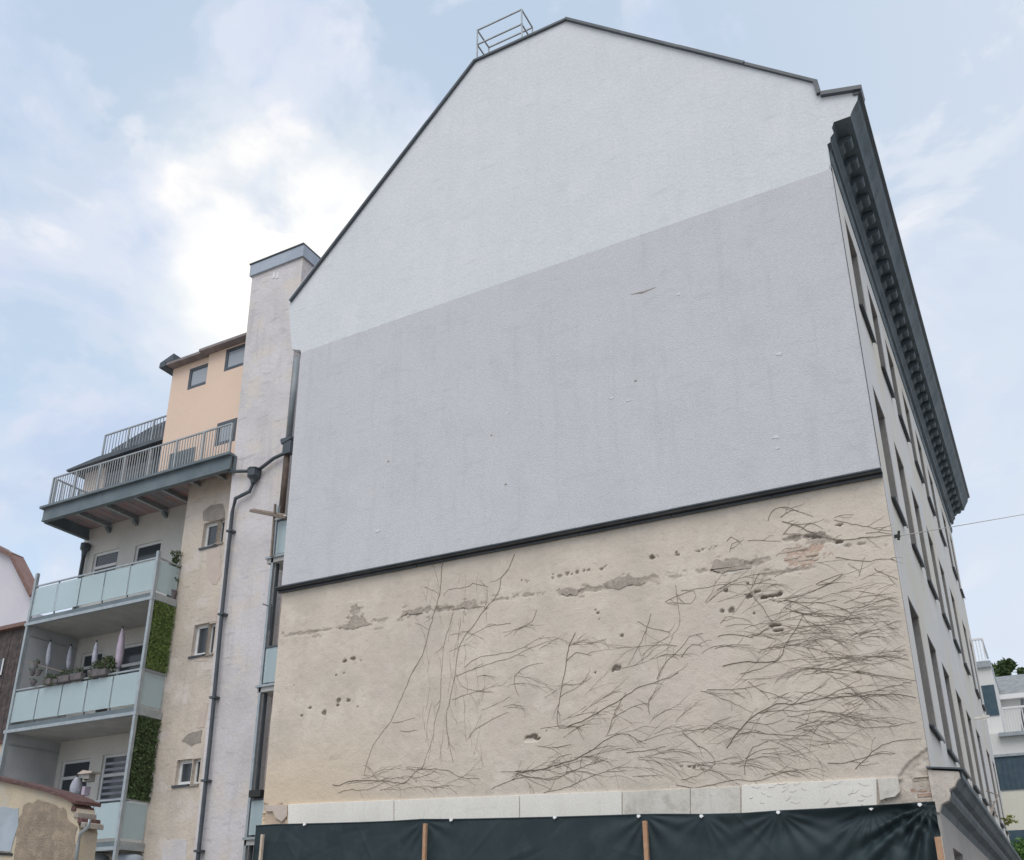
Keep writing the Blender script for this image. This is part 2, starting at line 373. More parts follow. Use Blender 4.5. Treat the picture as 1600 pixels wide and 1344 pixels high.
# street facade with window openings
WY = [.88, 3.5, 6.0, 8.8, 11.4, 14.2, 17.9, 20.5]; WW = 1.5
ROWS = [(13.4, 15.65), (9.15, 11.55), (4.95, 7.25)]
holes = [(y, y+(WW if k < 7 else 1.1), z0, z1) for k, y in enumerate(WY) for (z0, z1) in ROWS]
cells(MB(), (0.004, L), (3.98, 16.28), holes, lambda u, v, d: (fx(u)-d, u, v), .28, False).build('street_wall', M_fac, main)
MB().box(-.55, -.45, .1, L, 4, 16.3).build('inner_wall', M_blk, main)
def make_window(y, z0, z1, w):
    h = z1-z0; x = fx(y)-.17; o = (x, y, z0)
    mb = MB(); t = .09
    for (a0, a1, b0, b1) in ((0, w, 0, t), (0, w, h-t, h), (0, t, t, h-t), (w-t, w, t, h-t), (w/2-.05, w/2+.05, t, h-t), (t, w/2-.05, h*.68, h*.68+.08), (w/2+.05, w-t, h*.68, h*.68+.08)):
        mb.box(x-.06, x, y+a0, y+a1, z0+b0, z0+b1)
    wd = mb.build('window', M_win, main, origin=o)
    lx = fx(y)-.012
    MB().box(x, lx, y+w-.014, y+w-.002, z0+.02, z1-.014).build('lining', M_reveal, wd, origin=o)
    MB().box(x, lx, y+.002, y+w-.002, z1-.012, z1-.002).build('lining', M_reveal, wd, origin=o)
    for (a0, a1) in ((t, w/2-.05), (w/2+.05, w-t)):
        for (b0, b1) in ((t, h*.68), (h*.68+.08, h-t)):
            MB().box(x-.045, x-.03, y+a0, y+a1, z0+b0, z0+b1).build('pane', M_glassl, wd, origin=o)
    MB().prism([(x, y-.03, z0+.05), (.085+fx(y), y-.03, z0-.01), (.085+fx(y), y-.03, z0-.075), (.07+fx(y), y-.03, z0-.075), (.07+fx(y), y-.03, z0-.03), (x, y-.03, z0-.0)], (0, w+.06, 0)).build('sill', M_zinc, wd, origin=o)
    return wd
wproto = {}
for k, y in enumerate(WY):
    w = WW if k < 7 else 1.1
    for (z0, z1) in ROWS:
        key = (w, round(z1-z0, 2))
        if key not in wproto: wproto[key] = make_window(y, z0, z1, w)
        else: copy_tree(wproto[key], main, Vector((fx(y)-.17, y, z0))-main.location)
# main cornice, frieze and brackets
MB().prism([(x, -.145, z) for x, z in [(-.02, 17.9), (prof[0][0], AP[3].z-.08)]+prof+[(-.02, prof[-1][1])]], (K*L*2, L+.4, 0)).build('cornice', M_green, main)
MB().prism([(.0, .003, 16.8), (.045, .003, 16.8), (.045, .003, 16.72), (.03, .003, 16.70), (.03, .003, 16.50), (.055, .003, 16.47), (.055, .003, 16.40), (.02, .003, 16.28), (.0, .003, 16.28)], (K*L, L+.1, 0)).build('frieze', M_green, main)
yb = .35; first = None
while yb < L:
    org = (fx(yb)*1.8, yb, 17.0)
    if first is None:
        mb = MB(); x0 = org[0]
        pr = [(.10, SOF-.01), (.44, SOF-.01), (.44, SOF-.08), (.41, SOF-.14), (.35, SOF-.16), (.27, SOF-.15), (.24, SOF-.21), (.16, SOF-.25), (.10, SOF-.24)]
        mb.prism([(x0+a_, yb, b_) for a_, b_ in pr], (0, .30, 0))
        first = mb.build('bracket', M_green, main, origin=org, bevel=.012)
    else: copy_tree(first, main, Vector(org)-main.location)
    yb += .66
# lower cornice above the ground floor
lp = [(-.05, 4.10), (.42, 4.04), (.42, 3.95), (.37, 3.91), (.31, 3.82), (.23, 3.78), (.23, 3.70), (.19, 3.62), (.07, 3.57), (.02, 3.45), (-.05, 3.45)]
MB().prism([(x, .16, z) for x, z in lp], (K*L, L-.1, -.25)).build('ledge_cornice', M_green, main)
MB().prism([(x*.94, -.02, z-.02) for x, z in lp], (0, .17, 0)).build('ledge_end', M_beige2, main)['label'] = 'crumbling pale plaster end of the ledge'
a, b = P(1450, 1194, -.06), P(1502, 1203, -.06)
MB().prism([(-.06, -.06, 4.13), (.47, -.06, 4.07), (.47, -.06, 4.045), (-.06, -.06, 4.105)], (0, .3, 0)).build('ledge_flashing', M_zinc, main)
# ground floor street wall
gh = [(y, y+1.6, .9, 3.0) for y in (1.2, 4.2, 7.2, 10.2, 13.2, 16.2, 19.2)]
M_gf = mat('ground_floor_plaster', (.36, .34, .32), (.42, .39, .36), scale=.6, bump=.4, streak=.3)
cells(MB(), (0.02, L), (0.0, 3.6), gh, lambda u, v, d: (fx(u)+.02-d, u, v), .28).build('ground_floor_wall', M_gf, main)
for h_ in gh:
    MB().box(-.28, -.24, h_[0], h_[1], h_[2], h_[3]).build('shop_window', M_glass, main)

# ---- lower gable plaster: relief sheet with holes, cement patches and a bare corner
x0, x1, z0, z1 = -13.62, -.004, 2.6, 9.4
st = .02; nx = int((x1-x0)/st)+1; nz = int((z1-z0)/st)+1
X = np.linspace(x0, x1, nx)[None, :].repeat(nz, 0); Z = np.linspace(z0, z1, nz)[:, None].repeat(nx, 1)
def vnoise(sc, seed, ax=1.0):
    rg = np.random.default_rng(seed); n1, n2 = int((x1-x0)*sc*ax)+3, int((z1-z0)*sc)+3
    G = rg.random((n2, n1)); fx_ = (X-x0)*sc*ax; fz_ = (Z-z0)*sc
    i = fx_.astype(int); j = fz_.astype(int); a_ = fx_-i; b_ = fz_-j; a_ = a_*a_*(3-2*a_); b_ = b_*b_*(3-2*b_)
    return (G[j, i]*(1-a_)+G[j, i+1]*a_)*(1-b_)+(G[j+1, i]*(1-a_)+G[j+1, i+1]*a_)*b_
fine = .5*vnoise(8, 1)+.3*vnoise(16, 2)+.2*vnoise(32, 3)
med = .6*vnoise(1.2, 4)+.4*vnoise(3, 5)
Y = (fine-.5)*.012+(med-.5)*.02
mort = np.zeros_like(X); pale = np.zeros_like(X); dark = np.zeros_like(X); brk = np.zeros_like(X)
def spot(px, py, rx, ry, kind, depth=.02, s=1.0, power=2):
    global Y, mort, pale, dark, brk
    c = P(px, py); e = P(px+rx, py+ry*0); f_ = P(px, py+ry)
    wx = abs(e.x-c.x)+1e-6; wz = abs(f_.z-c.z)+1e-6
    sl = -.02
    d = np.sqrt(((X-c.x)/wx)**2+((Z-c.z-sl*(X-c.x))/wz)**2)+(fine-.5)*2.6+(med-.5)*.8
    k = np.clip((1.04-d)/(.3 if kind == 'm' else .14), 0, 1)*(random.uniform(.6, 1) if kind == 'm' else 1)
    Y = Y+k*depth+k*(fine-.5)*abs(depth)*1.2
    if kind == 'm': mort = np.maximum(mort, k*s)
    if kind == 'd': dark = np.maximum(dark, k*s)
    if kind == 'b': brk = np.maximum(brk, k*s)
    if kind == 'p': pale = np.maximum(pale, k*s)
for (px, py, rx, ry) in [(469, 990, 26, 3), (560, 972, 22, 7), (553, 955, 10, 8), (600, 968, 20, 2.5), (510, 984, 25, 2), (647, 957, 20, 6), (700, 950, 15, 3), (730, 945, 24, 6), (824, 930, 24, 4), (790, 935, 14, 3), (889, 925, 15, 5), (972, 909, 34, 9), (925, 920, 30, 4), (1010, 905, 25, 5), (1051, 897, 16, 5), (1100, 893, 28, 4), (1142, 884, 32, 9), (1190, 875, 20, 4), (1262, 838, 30, 5), (1280, 845, 26, 5), (1235, 843, 18, 4), (1230, 893, 40, 3), (1345, 850, 30, 3)]:
    spot(px, py, rx, ry, 'm', .022)
    for q in range(5): spot(px+random.uniform(-rx, rx)*1.5, py+random.uniform(-ry, ry)*1.6, random.uniform(2, 7), random.uniform(1, 3), 'm', .012, .8)
for (px, py, rx, ry) in [(1051, 896, 15, 2), (1142, 894, 28, 1.6), (972, 918, 25, 1.3), (730, 952, 14, 1.3), (823, 934, 14, 1.4), (1311, 853, 7, 3), (553, 941, 10, 1.4), (479, 965, 10, 1)]:
    spot(px, py, rx, ry, 'p', -.004)
for (px, py, r_) in [(539, 1033, 3.2), (551, 1029, 3), (563, 1032, 1.5), (528, 1095, 4), (527, 1102, 2.5), (543.6, 1095, 3), (506, 1113, 4), (484, 1106, 2), (471, 1118, 2), (559, 1104, 1.5), (537, 1052, 1.5), (525, 1055, 1.2), (934, 958, 2), (930, 953, 1.3), (936, 967, 1.3), (972, 993, 2.2), (963, 1044, 6), (957, 1048, 3), (931, 1051, 3.5), (1134, 922, 6), (1168, 912, 4), (1171, 931, 5), (1129, 955, 3), (1144, 954, 5), (1219, 927, 3), (727, 961, 2), (650, 1222, 2), (1018, 870, 4), (854, 1143, 1.5), (459, 1071, 1.5), (1178, 958, 2), (688, 880, 1.5)]:
    spot(px, py, r_*.95, r_*.75, 'd', .035, .9)
for (px, py, rx, ry) in [(1206, 931, 15, 3.5), (1195, 933, 8, 4), (1212, 977, 10, 3), (1217, 985, 8, 2.5), (1313, 820, 8, 2.5), (1311, 847, 6, 2.5), (827, 1151, 17, 3), (840, 1154, 6, 3), (1178, 925, 10, 2)]:
    spot(px, py, rx*.85, ry*.7, 'd', .05, .9)
spot(827, 1157, 15, 2.2, 'p', .03)
for (xa, ya, xb, yb_, n) in [(862, 900, 928, 890, 12), (940, 889, 948, 886, 4), (812, 909, 828, 907, 4), (1012, 872, 1030, 868, 5), (1052, 866, 1075, 862, 8), (1083, 861, 1118, 856, 12), (1062, 1198, 1098, 1200, 9), (1240, 835, 1300, 845, 8)]:
    for k in range(n):
        t = random.random(); spot(xa+(xb-xa)*t+random.uniform(-1, 1), ya+(yb_-ya)*t+random.uniform(-2.5, 2.5), random.uniform(1.2, 4), random.uniform(1, 2.2), 'd', .02, .75)
spot(1250, 868, 34, 14, 'b', .012, .75); spot(1270, 862, 18, 10, 'b', .014, .7)
spot(524, 1187, 12, 5, 'm', .01, .4)
# bare corner, bottom right: polygon in wall space
def inpoly(pts):
    w = [P(*p_) for p_ in pts]; ins = np.zeros_like(X, bool); jx = (fine-.5)*.25; n = len(w)
    for i in range(n):
        a_, b_ = w[i], w[(i+1) % n]
        c = ((a_.z > Z+jx) != (b_.z > Z+jx)) & (X+jx < (b_.x-a_.x)*((Z+jx)-a_.z)/((b_.z-a_.z) or 1e-9)+a_.x)
        ins ^= c
    return ins
bare = inpoly([(1452, 1168), (1440, 1176), (1425, 1188), (1412, 1200), (1403, 1215), (1407, 1232), (1400, 1244), (1376, 1252), (1372, 1300), (1500, 1300), (1500, 1168)])
Y[bare] += .035+(fine[bare]-.5)*.03; mort[bare] = .35; pale[bare] = .5*(fine[bare] > .5)
bare2 = inpoly([(410, 1256), (424, 1264), (438, 1258), (448, 1258), (448, 1300), (410, 1300)])
Y[bare2] += .03; brk[bare2] = .35; mort[bare2] = .3
x0_g, z0_g, Yg = x0, z0, Y.copy()
# warm ground bounce painted into the plaster colour, strongest low on the left
warm_bounce = np.clip((P(440, 1255).z+1.6-Z)/1.8, 0, 1)*np.clip((-9-X)/3.5, 0, 1)
me = bpy.data.meshes.new('gable_plaster')
off = np.array(main.location)
V = np.stack([X, Y, Z], -1).reshape(-1, 3)-off
idx = np.arange(nx*nz).reshape(nz, nx)
Q = np.stack([idx[:-1, :-1], idx[:-1, 1:], idx[1:, 1:], idx[1:, :-1]], -1).reshape(-1, 4)
me.vertices.add(len(V)); me.vertices.foreach_set('co', V.ravel().astype(np.float32))
me.loops.add(Q.size); me.loops.foreach_set('vertex_index', Q.ravel().astype(np.int32))
me.polygons.add(len(Q)); me.polygons.foreach_set('loop_start', np.arange(0, Q.size, 4, dtype=np.int32))
me.polygons.foreach_set('use_smooth', np.ones(len(Q), dtype=bool))
me.update(calc_edges=True)
for nm, arr in (('mortar', mort), ('pale', pale), ('holes', dark), ('bricky', brk), ('warm_bounce', warm_bounce)):
    at_ = me.attributes.new(nm, 'FLOAT', 'POINT'); at_.data.foreach_set('value', arr.ravel().astype(np.float32))
gp = bpy.data.objects.new('gable_plaster', me); col.objects.link(gp); gp.parent = main
gp['label'] = 'old beige plaster of the lower gable, patched and scarred'
M_bei = bpy.data.materials.new('old_beige_plaster'); M_bei.use_nodes = True
t_ = M_bei.node_tree; b_ = t_.nodes['Principled BSDF']; b_.inputs['Roughness'].default_value = .92; b_.inputs['Specular IOR Level'].default_value = .1
tx = t_.nodes.new('ShaderNodeTexCoord')
def tn(sc, det, scl=(1, 1, 1), off=0.):
    mp = t_.nodes.new('ShaderNodeMapping'); mp.inputs['Scale'].default_value = scl; mp.inputs['Location'].default_value = (off, off, off)
    t_.links.new(tx.outputs['Object'], mp.inputs[0]); k = t_.nodes.new('ShaderNodeTexNoise'); k.inputs['Scale'].default_value = sc; k.inputs['Detail'].default_value = det; k.inputs['Roughness'].default_value = .62
    t_.links.new(mp.outputs[0], k.inputs['Vector']); return k.outputs['Fac']
def tr(src, a, b, lo=0., hi=1.):
    k = t_.nodes.new('ShaderNodeMapRange'); k.inputs['From Min'].default_value = a; k.inputs['From Max'].default_value = b
    k.inputs['To Min'].default_value = lo; k.inputs['To Max'].default_value = hi; t_.links.new(src, k.inputs['Value']); return k.outputs[0]
def tm(f, a, b, mode='MIX'):
    k = t_.nodes.new('ShaderNodeMix'); k.data_type = 'RGBA'; k.blend_type = mode
    for s, v in ((0, f), (6, a), (7, b)):
        if isinstance(v, (int, float)): k.inputs[s].default_value = v
        elif isinstance(v, tuple): k.inputs[s].default_value = (*v, 1)
        else: t_.links.new(v, k.inputs[s])
    return k.outputs[2]
def ta(n):
    k = t_.nodes.new('ShaderNodeAttribute'); k.attribute_name = n; return k.outputs['Fac']
c = tm(tr(tn(.55, 8), .40, .60), (.69, .61, .515), (.60, .535, .46))
c = tm(tr(tn(1.4, 9, off=4), .5, .72), c, (.74, .665, .575))
c = tm(tr(tn(.45, 6, off=11), .5, .7, 0, .35), c, (.62, .54, .50))
c = tm(tr(tn(1.1, 6, (4, 4, .5), 9), .54, .78, 0, .28), c, (.46, .40, .34))
c = tm(tr(tn(5, 6, (1, 1, 1.6), 2), .54, .70, 0, .5), c, (.49, .425, .355))
c = tm(tr(tn(24, 3), .3, .7, 0, .18), c, (.44, .39, .34))
c = tm(ta('warm_bounce'), c, (.70, .57, .42))
c = tm(ta('mortar'), c, tm(tr(tn(9, 5), .4, .6), (.33, .285, .245), (.46, .405, .35)))
c = tm(ta('bricky'), c, tm(tr(tn(7, 5, (1, 1, 2.4)), .42, .55), (.60, .50, .42), (.50, .34, .26)))
c = tm(ta('pale'), c, (.68, .62, .55))
c = tm(ta('holes'), c, (.21, .175, .15))
t_.links.new(c, b_.inputs['Base Color'])
bp = t_.nodes.new('ShaderNodeBump'); bp.inputs['Strength'].default_value = .6; bp.inputs['Distance'].default_value = .02
t_.links.new(tn(26, 6), bp.inputs['Height']); t_.links.new(bp.outputs[0], b_.inputs['Normal'])
me.materials.append(M_bei)
M_scar = mat('exposed_grey_mortar', (.37, .32, .27), (.47, .41, .35), (.30, .26, .22), scale=6, bump=.6, bscale=22, bdist=.02)
for pts in ([(1110, 884), (1120, 875), (1142, 872), (1162, 877), (1172, 885), (1150, 890), (1128, 894), (1113, 893)], [(945, 913), (960, 904), (978, 900), (998, 905), (1012, 910), (990, 915), (965, 919), (948, 919)], [(878, 926), (885, 920), (896, 920), (906, 925), (896, 931), (884, 930)], [(528, 983), (545, 972), (552, 961), (562, 966), (574, 973), (581, 978), (560, 982)], [(628, 961), (640, 952), (652, 951), (664, 958), (650, 962)], [(708, 950), (724, 942), (742, 941), (756, 946), (735, 950)]):
    blob(pts, 0.0, .012, 'mortar_scar', M_scar, main, .05)
# masonry core behind the relief and lower gable wall below it
MB().box(XL+.08, -.45, .12, .5, 0, 9.4).build('firewall_core', M_beige2, main)
MB().box(XL+.09, .02, .0, .5, 0, 2.62).build('gable_base', M_beige2, main)
MB().box(-.40, fx(0)-.002, .09, .40, 3.95, 4.94).build('corner_core', M_fac, main)
# bare bricks at the corner
bz = P(1460, 1251).z-.02; nb = 0
for row in range(6):
    x = P(1418+row*3, 1250).x+(.12 if row % 2 else 0)
    while x < -.06:
        w = random.uniform(.21, .26)
        if x+w > -.01: w = -.012-x
        if random.random() < (.95 if row < 3 else .55) and w > .06:
            yy = .030+random.uniform(-.010, .012)
            MB().box(x, x+w, yy, yy+.1, bz+row*.082, bz+row*.082+.064).build('brick', M_brick if random.random() < .3 else M_brickl, main, bevel=.008)
        x += w+.014
for k, (px, py) in enumerate([(1228, 862), (1248, 858), (1270, 866), (1236, 872), (1258, 874), (1282, 872)]):
    c_ = P(px, py); MB().box(c_.x-.13, c_.x+.12, -.001, .06, c_.z-.03, c_.z+.03).build('brick', M_brickl, main, bevel=.012)
# white boards fixed along the foot of the gable
def board(pts, mt, y=-.05, lab=None):
    w = [P(*p_, y) for p_ in pts]
    o = MB().prism([(q.x, y, q.z) for q in w], (0, .06, 0)).build('facing_panel', mt, main, bevel=.004)
    if lab: o['label'] = lab
board([(450, 1257), (614.5, 1250), (614.5, 1300), (450, 1300)], M_panelw)
board([(616, 1250.5), (811, 1242.6), (811, 1300), (616, 1300)], M_panelw, -.046)
board([(812.3, 1242.5), (971, 1236), (971, 1300), (812.3, 1300)], M_panelw, -.05)
board([(972.5, 1237), (1078, 1232), (1078, 1300), (972.5, 1300)], M_panelg, -.03, 'grimy stained concrete panel')
board([(1079, 1232), (1157, 1228.5), (1157, 1300), (1079, 1300)], M_panelg, -.03, 'grimy stained concrete panel')
board([(1158.5, 1227), (1369, 1216), (1371, 1300), (1158.5, 1300)], M_panelw, -.055)
w_ = [(1371, 1216.5), (1403, 1214.5), (1404, 1225), (1407, 1236), (1398, 1245), (1385, 1247), (1375, 1251)]
board(w_, M_panelg, -.04)
board([(414, 1258), (448, 1257), (448, 1275), (440, 1284), (430, 1278), (426, 1268), (416, 1268)], M_patchpink, -.02)

# roof-top service cage
cage = empty('roof_cage', P(785, 80, .5), 'thin pale metal railing cage standing on the gable ridge', 'railing')
zt = 25.2; ym, yn = .3, .95
pa, pb = P(746, 47, ym), P(815, 12, ym); zl, zh = flat-.1, zt
for (xx, yy) in ((pa.x, ym), (pb.x, ym), (pa.x, yn), (pb.x, yn)):
    MB().bar((xx, yy, zl), (xx, yy, zh), .035).build('post', M_rail, cage)
for z_ in (zh, zh-.55):
    for (A, B) in (((pa.x, ym), (pb.x, ym)), ((pa.x, ym), (pa.x, yn)), ((pb.x, ym), (pb.x, yn)), ((pa.x, yn), (pb.x, yn))):
        MB().bar((*A, z_), (*B, z_), .035).build('rail', M_rail, cage)

# ------------------------------------------------------------------ left neighbour
nb_ = empty('neighbour_building', (-22, 5, 0), 'old courtyard building with pinkish chimney pier and apricot penthouse', 'building')
yP, yB, yR, yO = 3.3, 3.95, 5.0, 4.4
pl, ptop, pr_ = P(357, 745, yP), P(394, 433, yP), P(473.5, 401, yP)
MB().prism([(P(305, 1344, yP).x-.0, yP, 0), (pr_.x-.03, yP, 0), (pr_.x, yP, pr_.z), (ptop.x, yP, pr_.z)], (0, 3.2, 0)).build('chimney_pier', M_pier, nb_)['label'] = 'tall pinkish plastered pier ending in a capped chimney'
cz = (P(394, 412, yP-.08).z+P(472, 381, yP-.08).z)/2
MB().box(ptop.x-.06, pr_.x+.06, yP-.08, yP+1.3, pr_.z-.03, cz-.05).build('chimney_cap', mat('cap_sheet', (.42, .47, .54), (.36, .41, .48), scale=2, rough=.4), nb_)
MB().box(ptop.x-.09, pr_.x+.07, yP-.11, yP+1.33, cz-.04, cz+.01).build('cap_edge', M_zinc, nb_)
for px in (428.5, 434):
    q = P(px, 430, yP); MB().box(q.x-.04, q.x+.04, yP-.02, yP+.01, q.z-.13, q.z+.10).build('vent_slot', M_plast, nb_)
# beige stair wall with small windows
bx0, bx1 = P(294, 776, yB).x, pl.x+.3
def wrect(a, b, y): A, B = P(*a, y), P(*b, y); return (A.x, B.x, B.z, A.z)
sm = [((319, 818), (337, 851)), ((304, 977), (320, 1022)), ((277, 1188), (295, 1225))]
sm2 = [((341, 812), (352, 846)), ((326, 975), (336, 1020)), ((302, 1186), (311, 1224))]
hs = []
for (a, b) in sm: h_ = wrect(a, b, yB); hs.append((h_[0], h_[1]+.04, h_[2], h_[3]))
for (a, b) in sm2: h_ = wrect(a, b, yB); hs.append((h_[0], h_[0]+.30, h_[2], h_[3]))
cells(MB(), (bx0, bx1), (0, 15.9), hs, lambda u, v, d: (u, yB+d, v), .3).build('stair_wall', M_beige2, nb_)
MB().box(bx0, bx0+.05, yB+.3, yR+.05, 0, 15.9).build('stair_wall_return', M_beige2, nb_)
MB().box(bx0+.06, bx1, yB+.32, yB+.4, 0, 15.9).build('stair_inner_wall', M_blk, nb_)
def small_window(h, y, parent, mtf=M_white_frame, mtg=M_glass, t=.07, mull=False, nm='window', d=.16):
    a, b, c, e = h; mb = MB()
    for (p0, p1, q0, q1) in ((a, b, c, c+t), (a, b, e-t, e), (a, a+t, c+t, e-t), (b-t, b, c+t, e-t)): mb.box(p0, p1, y+d, y+d+.07, q0, q1)
    if mull: mb.box((a+b)/2-.04, (a+b)/2+.04, y+d, y+d+.07, c+t, e-t)
    wd = mb.build(nm, mtf, parent)
    ng = 2 if mull else 1
    for i in range(ng):
        u0_ = a+t if i == 0 else (a+b)/2+.04; u1_ = (a+b)/2-.04 if (mull and i == 0) else b-t
        MB().box(u0_, u1_, y+d+.03, y+d+.045, c+t, e-t).build('pane', mtg, wd)
    return wd
for i, h_ in enumerate(hs):
    w = small_window(h_, yB, nb_, t=.10 if i < 3 else .07, d=.13)
    MB().box(h_[0]-.06, h_[1]+.04, yB-.05, yB+.15, h_[2]-.07, h_[2]-.01).build('sill', M_zinc if i < 3 else M_patchgrey, w)
# repaired patches
blob([(318, 800), (330, 790), (347, 786), (352, 798), (351, 810), (338, 814), (318, 815)], yB, .012, 'cement_patch', M_patchgrey, nb_)
blob([(322, 856), (345, 856), (345, 900), (340, 912), (330, 912), (323, 900)], yB, .010, 'plaster_patch', M_patchpink, nb_)
blob([(284, 1158), (296, 1146), (316, 1140), (314, 1160), (300, 1166)], yB, .012, 'cement_patch', M_patchgrey, nb_)
blob([(312, 1110), (320, 1098), (326, 1100), (320, 1136), (308, 1138)], yB, .012, 'plaster_patch', M_patchpink, nb_)
blob([(258, 1312), (292, 1312), (290, 1360), (250, 1360)], yB, .012, 'plaster_patch', M_pier, nb_)
blob([(303, 1026), (322, 1026), (324, 1034), (304, 1034)], yB, .011, 'plaster_patch', M_patchpink, nb_)
blob([(328, 955), (338, 950), (340, 972), (328, 972)], yB, .011, 'plaster_patch', M_patchpink, nb_)
# recessed courtyard wall with windows
rx0 = P(127, 870, yR).x
wr = [((147, 866), (177, 915)), ((212, 853), (243, 915)), ((128, 1022), (152, 1076)), ((186, 1010), (226, 1080)), ((97, 1190), (131, 1255)), ((161, 1180), (204, 1256))]
rh = [wrect(a, b, yR) for a, b in wr]
cells(MB(), (rx0, bx0), (0, 15.9), rh, lambda u, v, d: (u, yR+d, v), .25).build('courtyard_wall', M_cream, nb_)
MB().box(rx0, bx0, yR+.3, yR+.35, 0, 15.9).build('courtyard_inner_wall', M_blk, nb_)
for i, h_ in enumerate(rh):
    w = small_window(h_, yR, nb_, t=.09, mull=False, d=.06)
    a, b, c_, e = h_
    if i in (5,):
        for k in range(7):
            z = c_+.15+k*(e-c_-.3)/7; MB().prism([(a+.1, yR+.10, z), (b-.1, yR+.10, z), (b-.1, yR+.05, z+.09), (a+.1, yR+.05, z+.09)], (0, .01, 0)).build('blind_slat', M_cloth2, w)
    MB().box(a+.09, b-.09, yR+.04, yR+.12, (c_+e)/2+.1, (c_+e)/2+.2).build('transom', M_white_frame, w)
# penthouse
M_eave = mat('brown_grey_eaves', (.22, .19, .19), (.28, .25, .25), scale=3)
oz0 = 15.7
A, B = P(272, 571, yO), P(375, 528, yO)
ox0 = A.x; split = P(330, 560, yO).x; oz1 = P(290, 570, yO).z; oz2 = P(350, 545, yO-.12).z
h1 = wrect((297, 577), (325, 599), yO); h2 = wrect((357, 549), (383, 573), yO)
ox1 = P(340, 600, yO).x+3.2
h3 = wrect((343, 664), (366, 692), yO)
h2 = (h2[0], h2[0]+1.25, h2[2], h2[3]); h3 = (h3[0], h3[0]+.9, h3[2], h3[3])
for (ua, ub, top, yy, hh) in ((ox0, split, oz1, yO, [h1]), (split, ox1, oz2, yO-.1, [h2, h3])):
    cells(MB(), (ua, ub), (oz0, top), hh, lambda u, v, d: (u, yy+d, v), .2).build('penthouse_wall', M_orange, nb_)
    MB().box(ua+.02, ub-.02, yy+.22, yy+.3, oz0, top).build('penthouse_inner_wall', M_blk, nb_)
    for h_ in hh: small_window((h_[0]+.13, h_[1]-.13, h_[2]+.13, h_[3]-.13), yy, nb_, nm='sash', t=.05, d=.04, mtg=M_glassl); small_window(h_, yy, nb_, mtf=M_zinc, mtg=glass('bright_glass_%d' % int(h_[0]*10), (.35, .38, .42), .1, 0), t=.12, d=.0)
MB().box(ox0, ox0+.1, yO+.2, yO+4, oz0, oz1).build('penthouse_wall', M_orange, nb_)
for (ua, ub, z, yy) in ((ox0-.15, split, oz1, yO-.32), (split-.2, ox1, oz2, yO-.42)):
    MB().box(ua, ub, yy, yO+4, z-.01, z+.09).build('penthouse_roof', M_eave, nb_)
MB().box(ox0-.35, ox0-.05, yO-.35, yO+1.2, oz1-.05, oz1+.12).build('penthouse_gutter', M_zinc, nb_)
MB().prism([(ox0-.42, yO-.3, oz1+.2), (ox0+.25, yO-.3, oz1+.42), (ox0+.25, yO-.3, oz1+.12), (ox0-.05, yO-.3, oz1+.12)], (0, .6, 0)).build('gutter_bracket', M_zinc, nb_)
# set-back storey left of the penthouse
yS = 5.25
sx0 = rx0-.9; sx1 = ox0+.2; sz = P(200, 716, yS).z
MB().box(sx0, sx1, yS, 6.3, oz0, sz-.1).build('setback_wall', M_patchpink, nb_)
MB().box(P(166, 740, yS).x, sx1, yS-.03, yS, oz0, sz-.1).build('setback_glazing', M_glass, nb_)
for px in (215, 240, 262): q = P(px, 730, yS-.06).x; MB().box(q-.04, q+.04, yS-.06, yS-.03, oz0, sz-.1).build('setback_mullion', M_gird, nb_)
MB().prism([(sx0-.5, yS-.5, sz-.12), (sx1, yS-.5, sz-.02), (sx1, yS-.5, sz+.1), (sx0+1.2, yS-.5, sz+.1), (sx0-.5, yS-.5, sz-.05)], (0, 1.6, 0)).build('setback_roof', M_zinc, nb_)
ux = P(166, 700, yS+.1).x
ys_ = yS+.2
MB().prism([P(168, 735, ys_), P(169, 712, ys_), P(176, 702, ys_), P(206, 684, ys_), P(234, 668, ys_), P(264, 655, ys_), P(264, 710, ys_)], (0, 1.5, 0)).build('dormer_screen', mat('slate_screen', (.13, .15, .18), (.18, .19, .22), scale=3), nb_)
# upper terrace railing (own thing)
ur = empty('upper_terrace_railing', (ux, yS, sz+.1), 'upper metal bar railing in front of the slate screen left of penthouse', 'railing')
uz = P(164, 681, yS).z; 
MB().bar((ux-.05, yS, uz), (sx1-.15, yS, uz), .05).build('handrail', M_rail, ur)
MB().bar((ux-.05, yS, sz+.2), (sx1-.15, yS, sz+.2), .04).build('bottom_rail', M_rail, ur)
n = 26; post_px = 0
for k in range(n+1):
    x = ux-.02+(sx1-.18-ux)*k/n
    if k % 8 == 0: MB().box(x-.03, x+.03, yS-.03, yS+.03, sz+.1, uz).build('post', M_rail, ur)
    else: MB().box(x-.012, x+.012, yS-.012, yS+.012, sz+.2, uz).build('baluster', M_rail, ur)
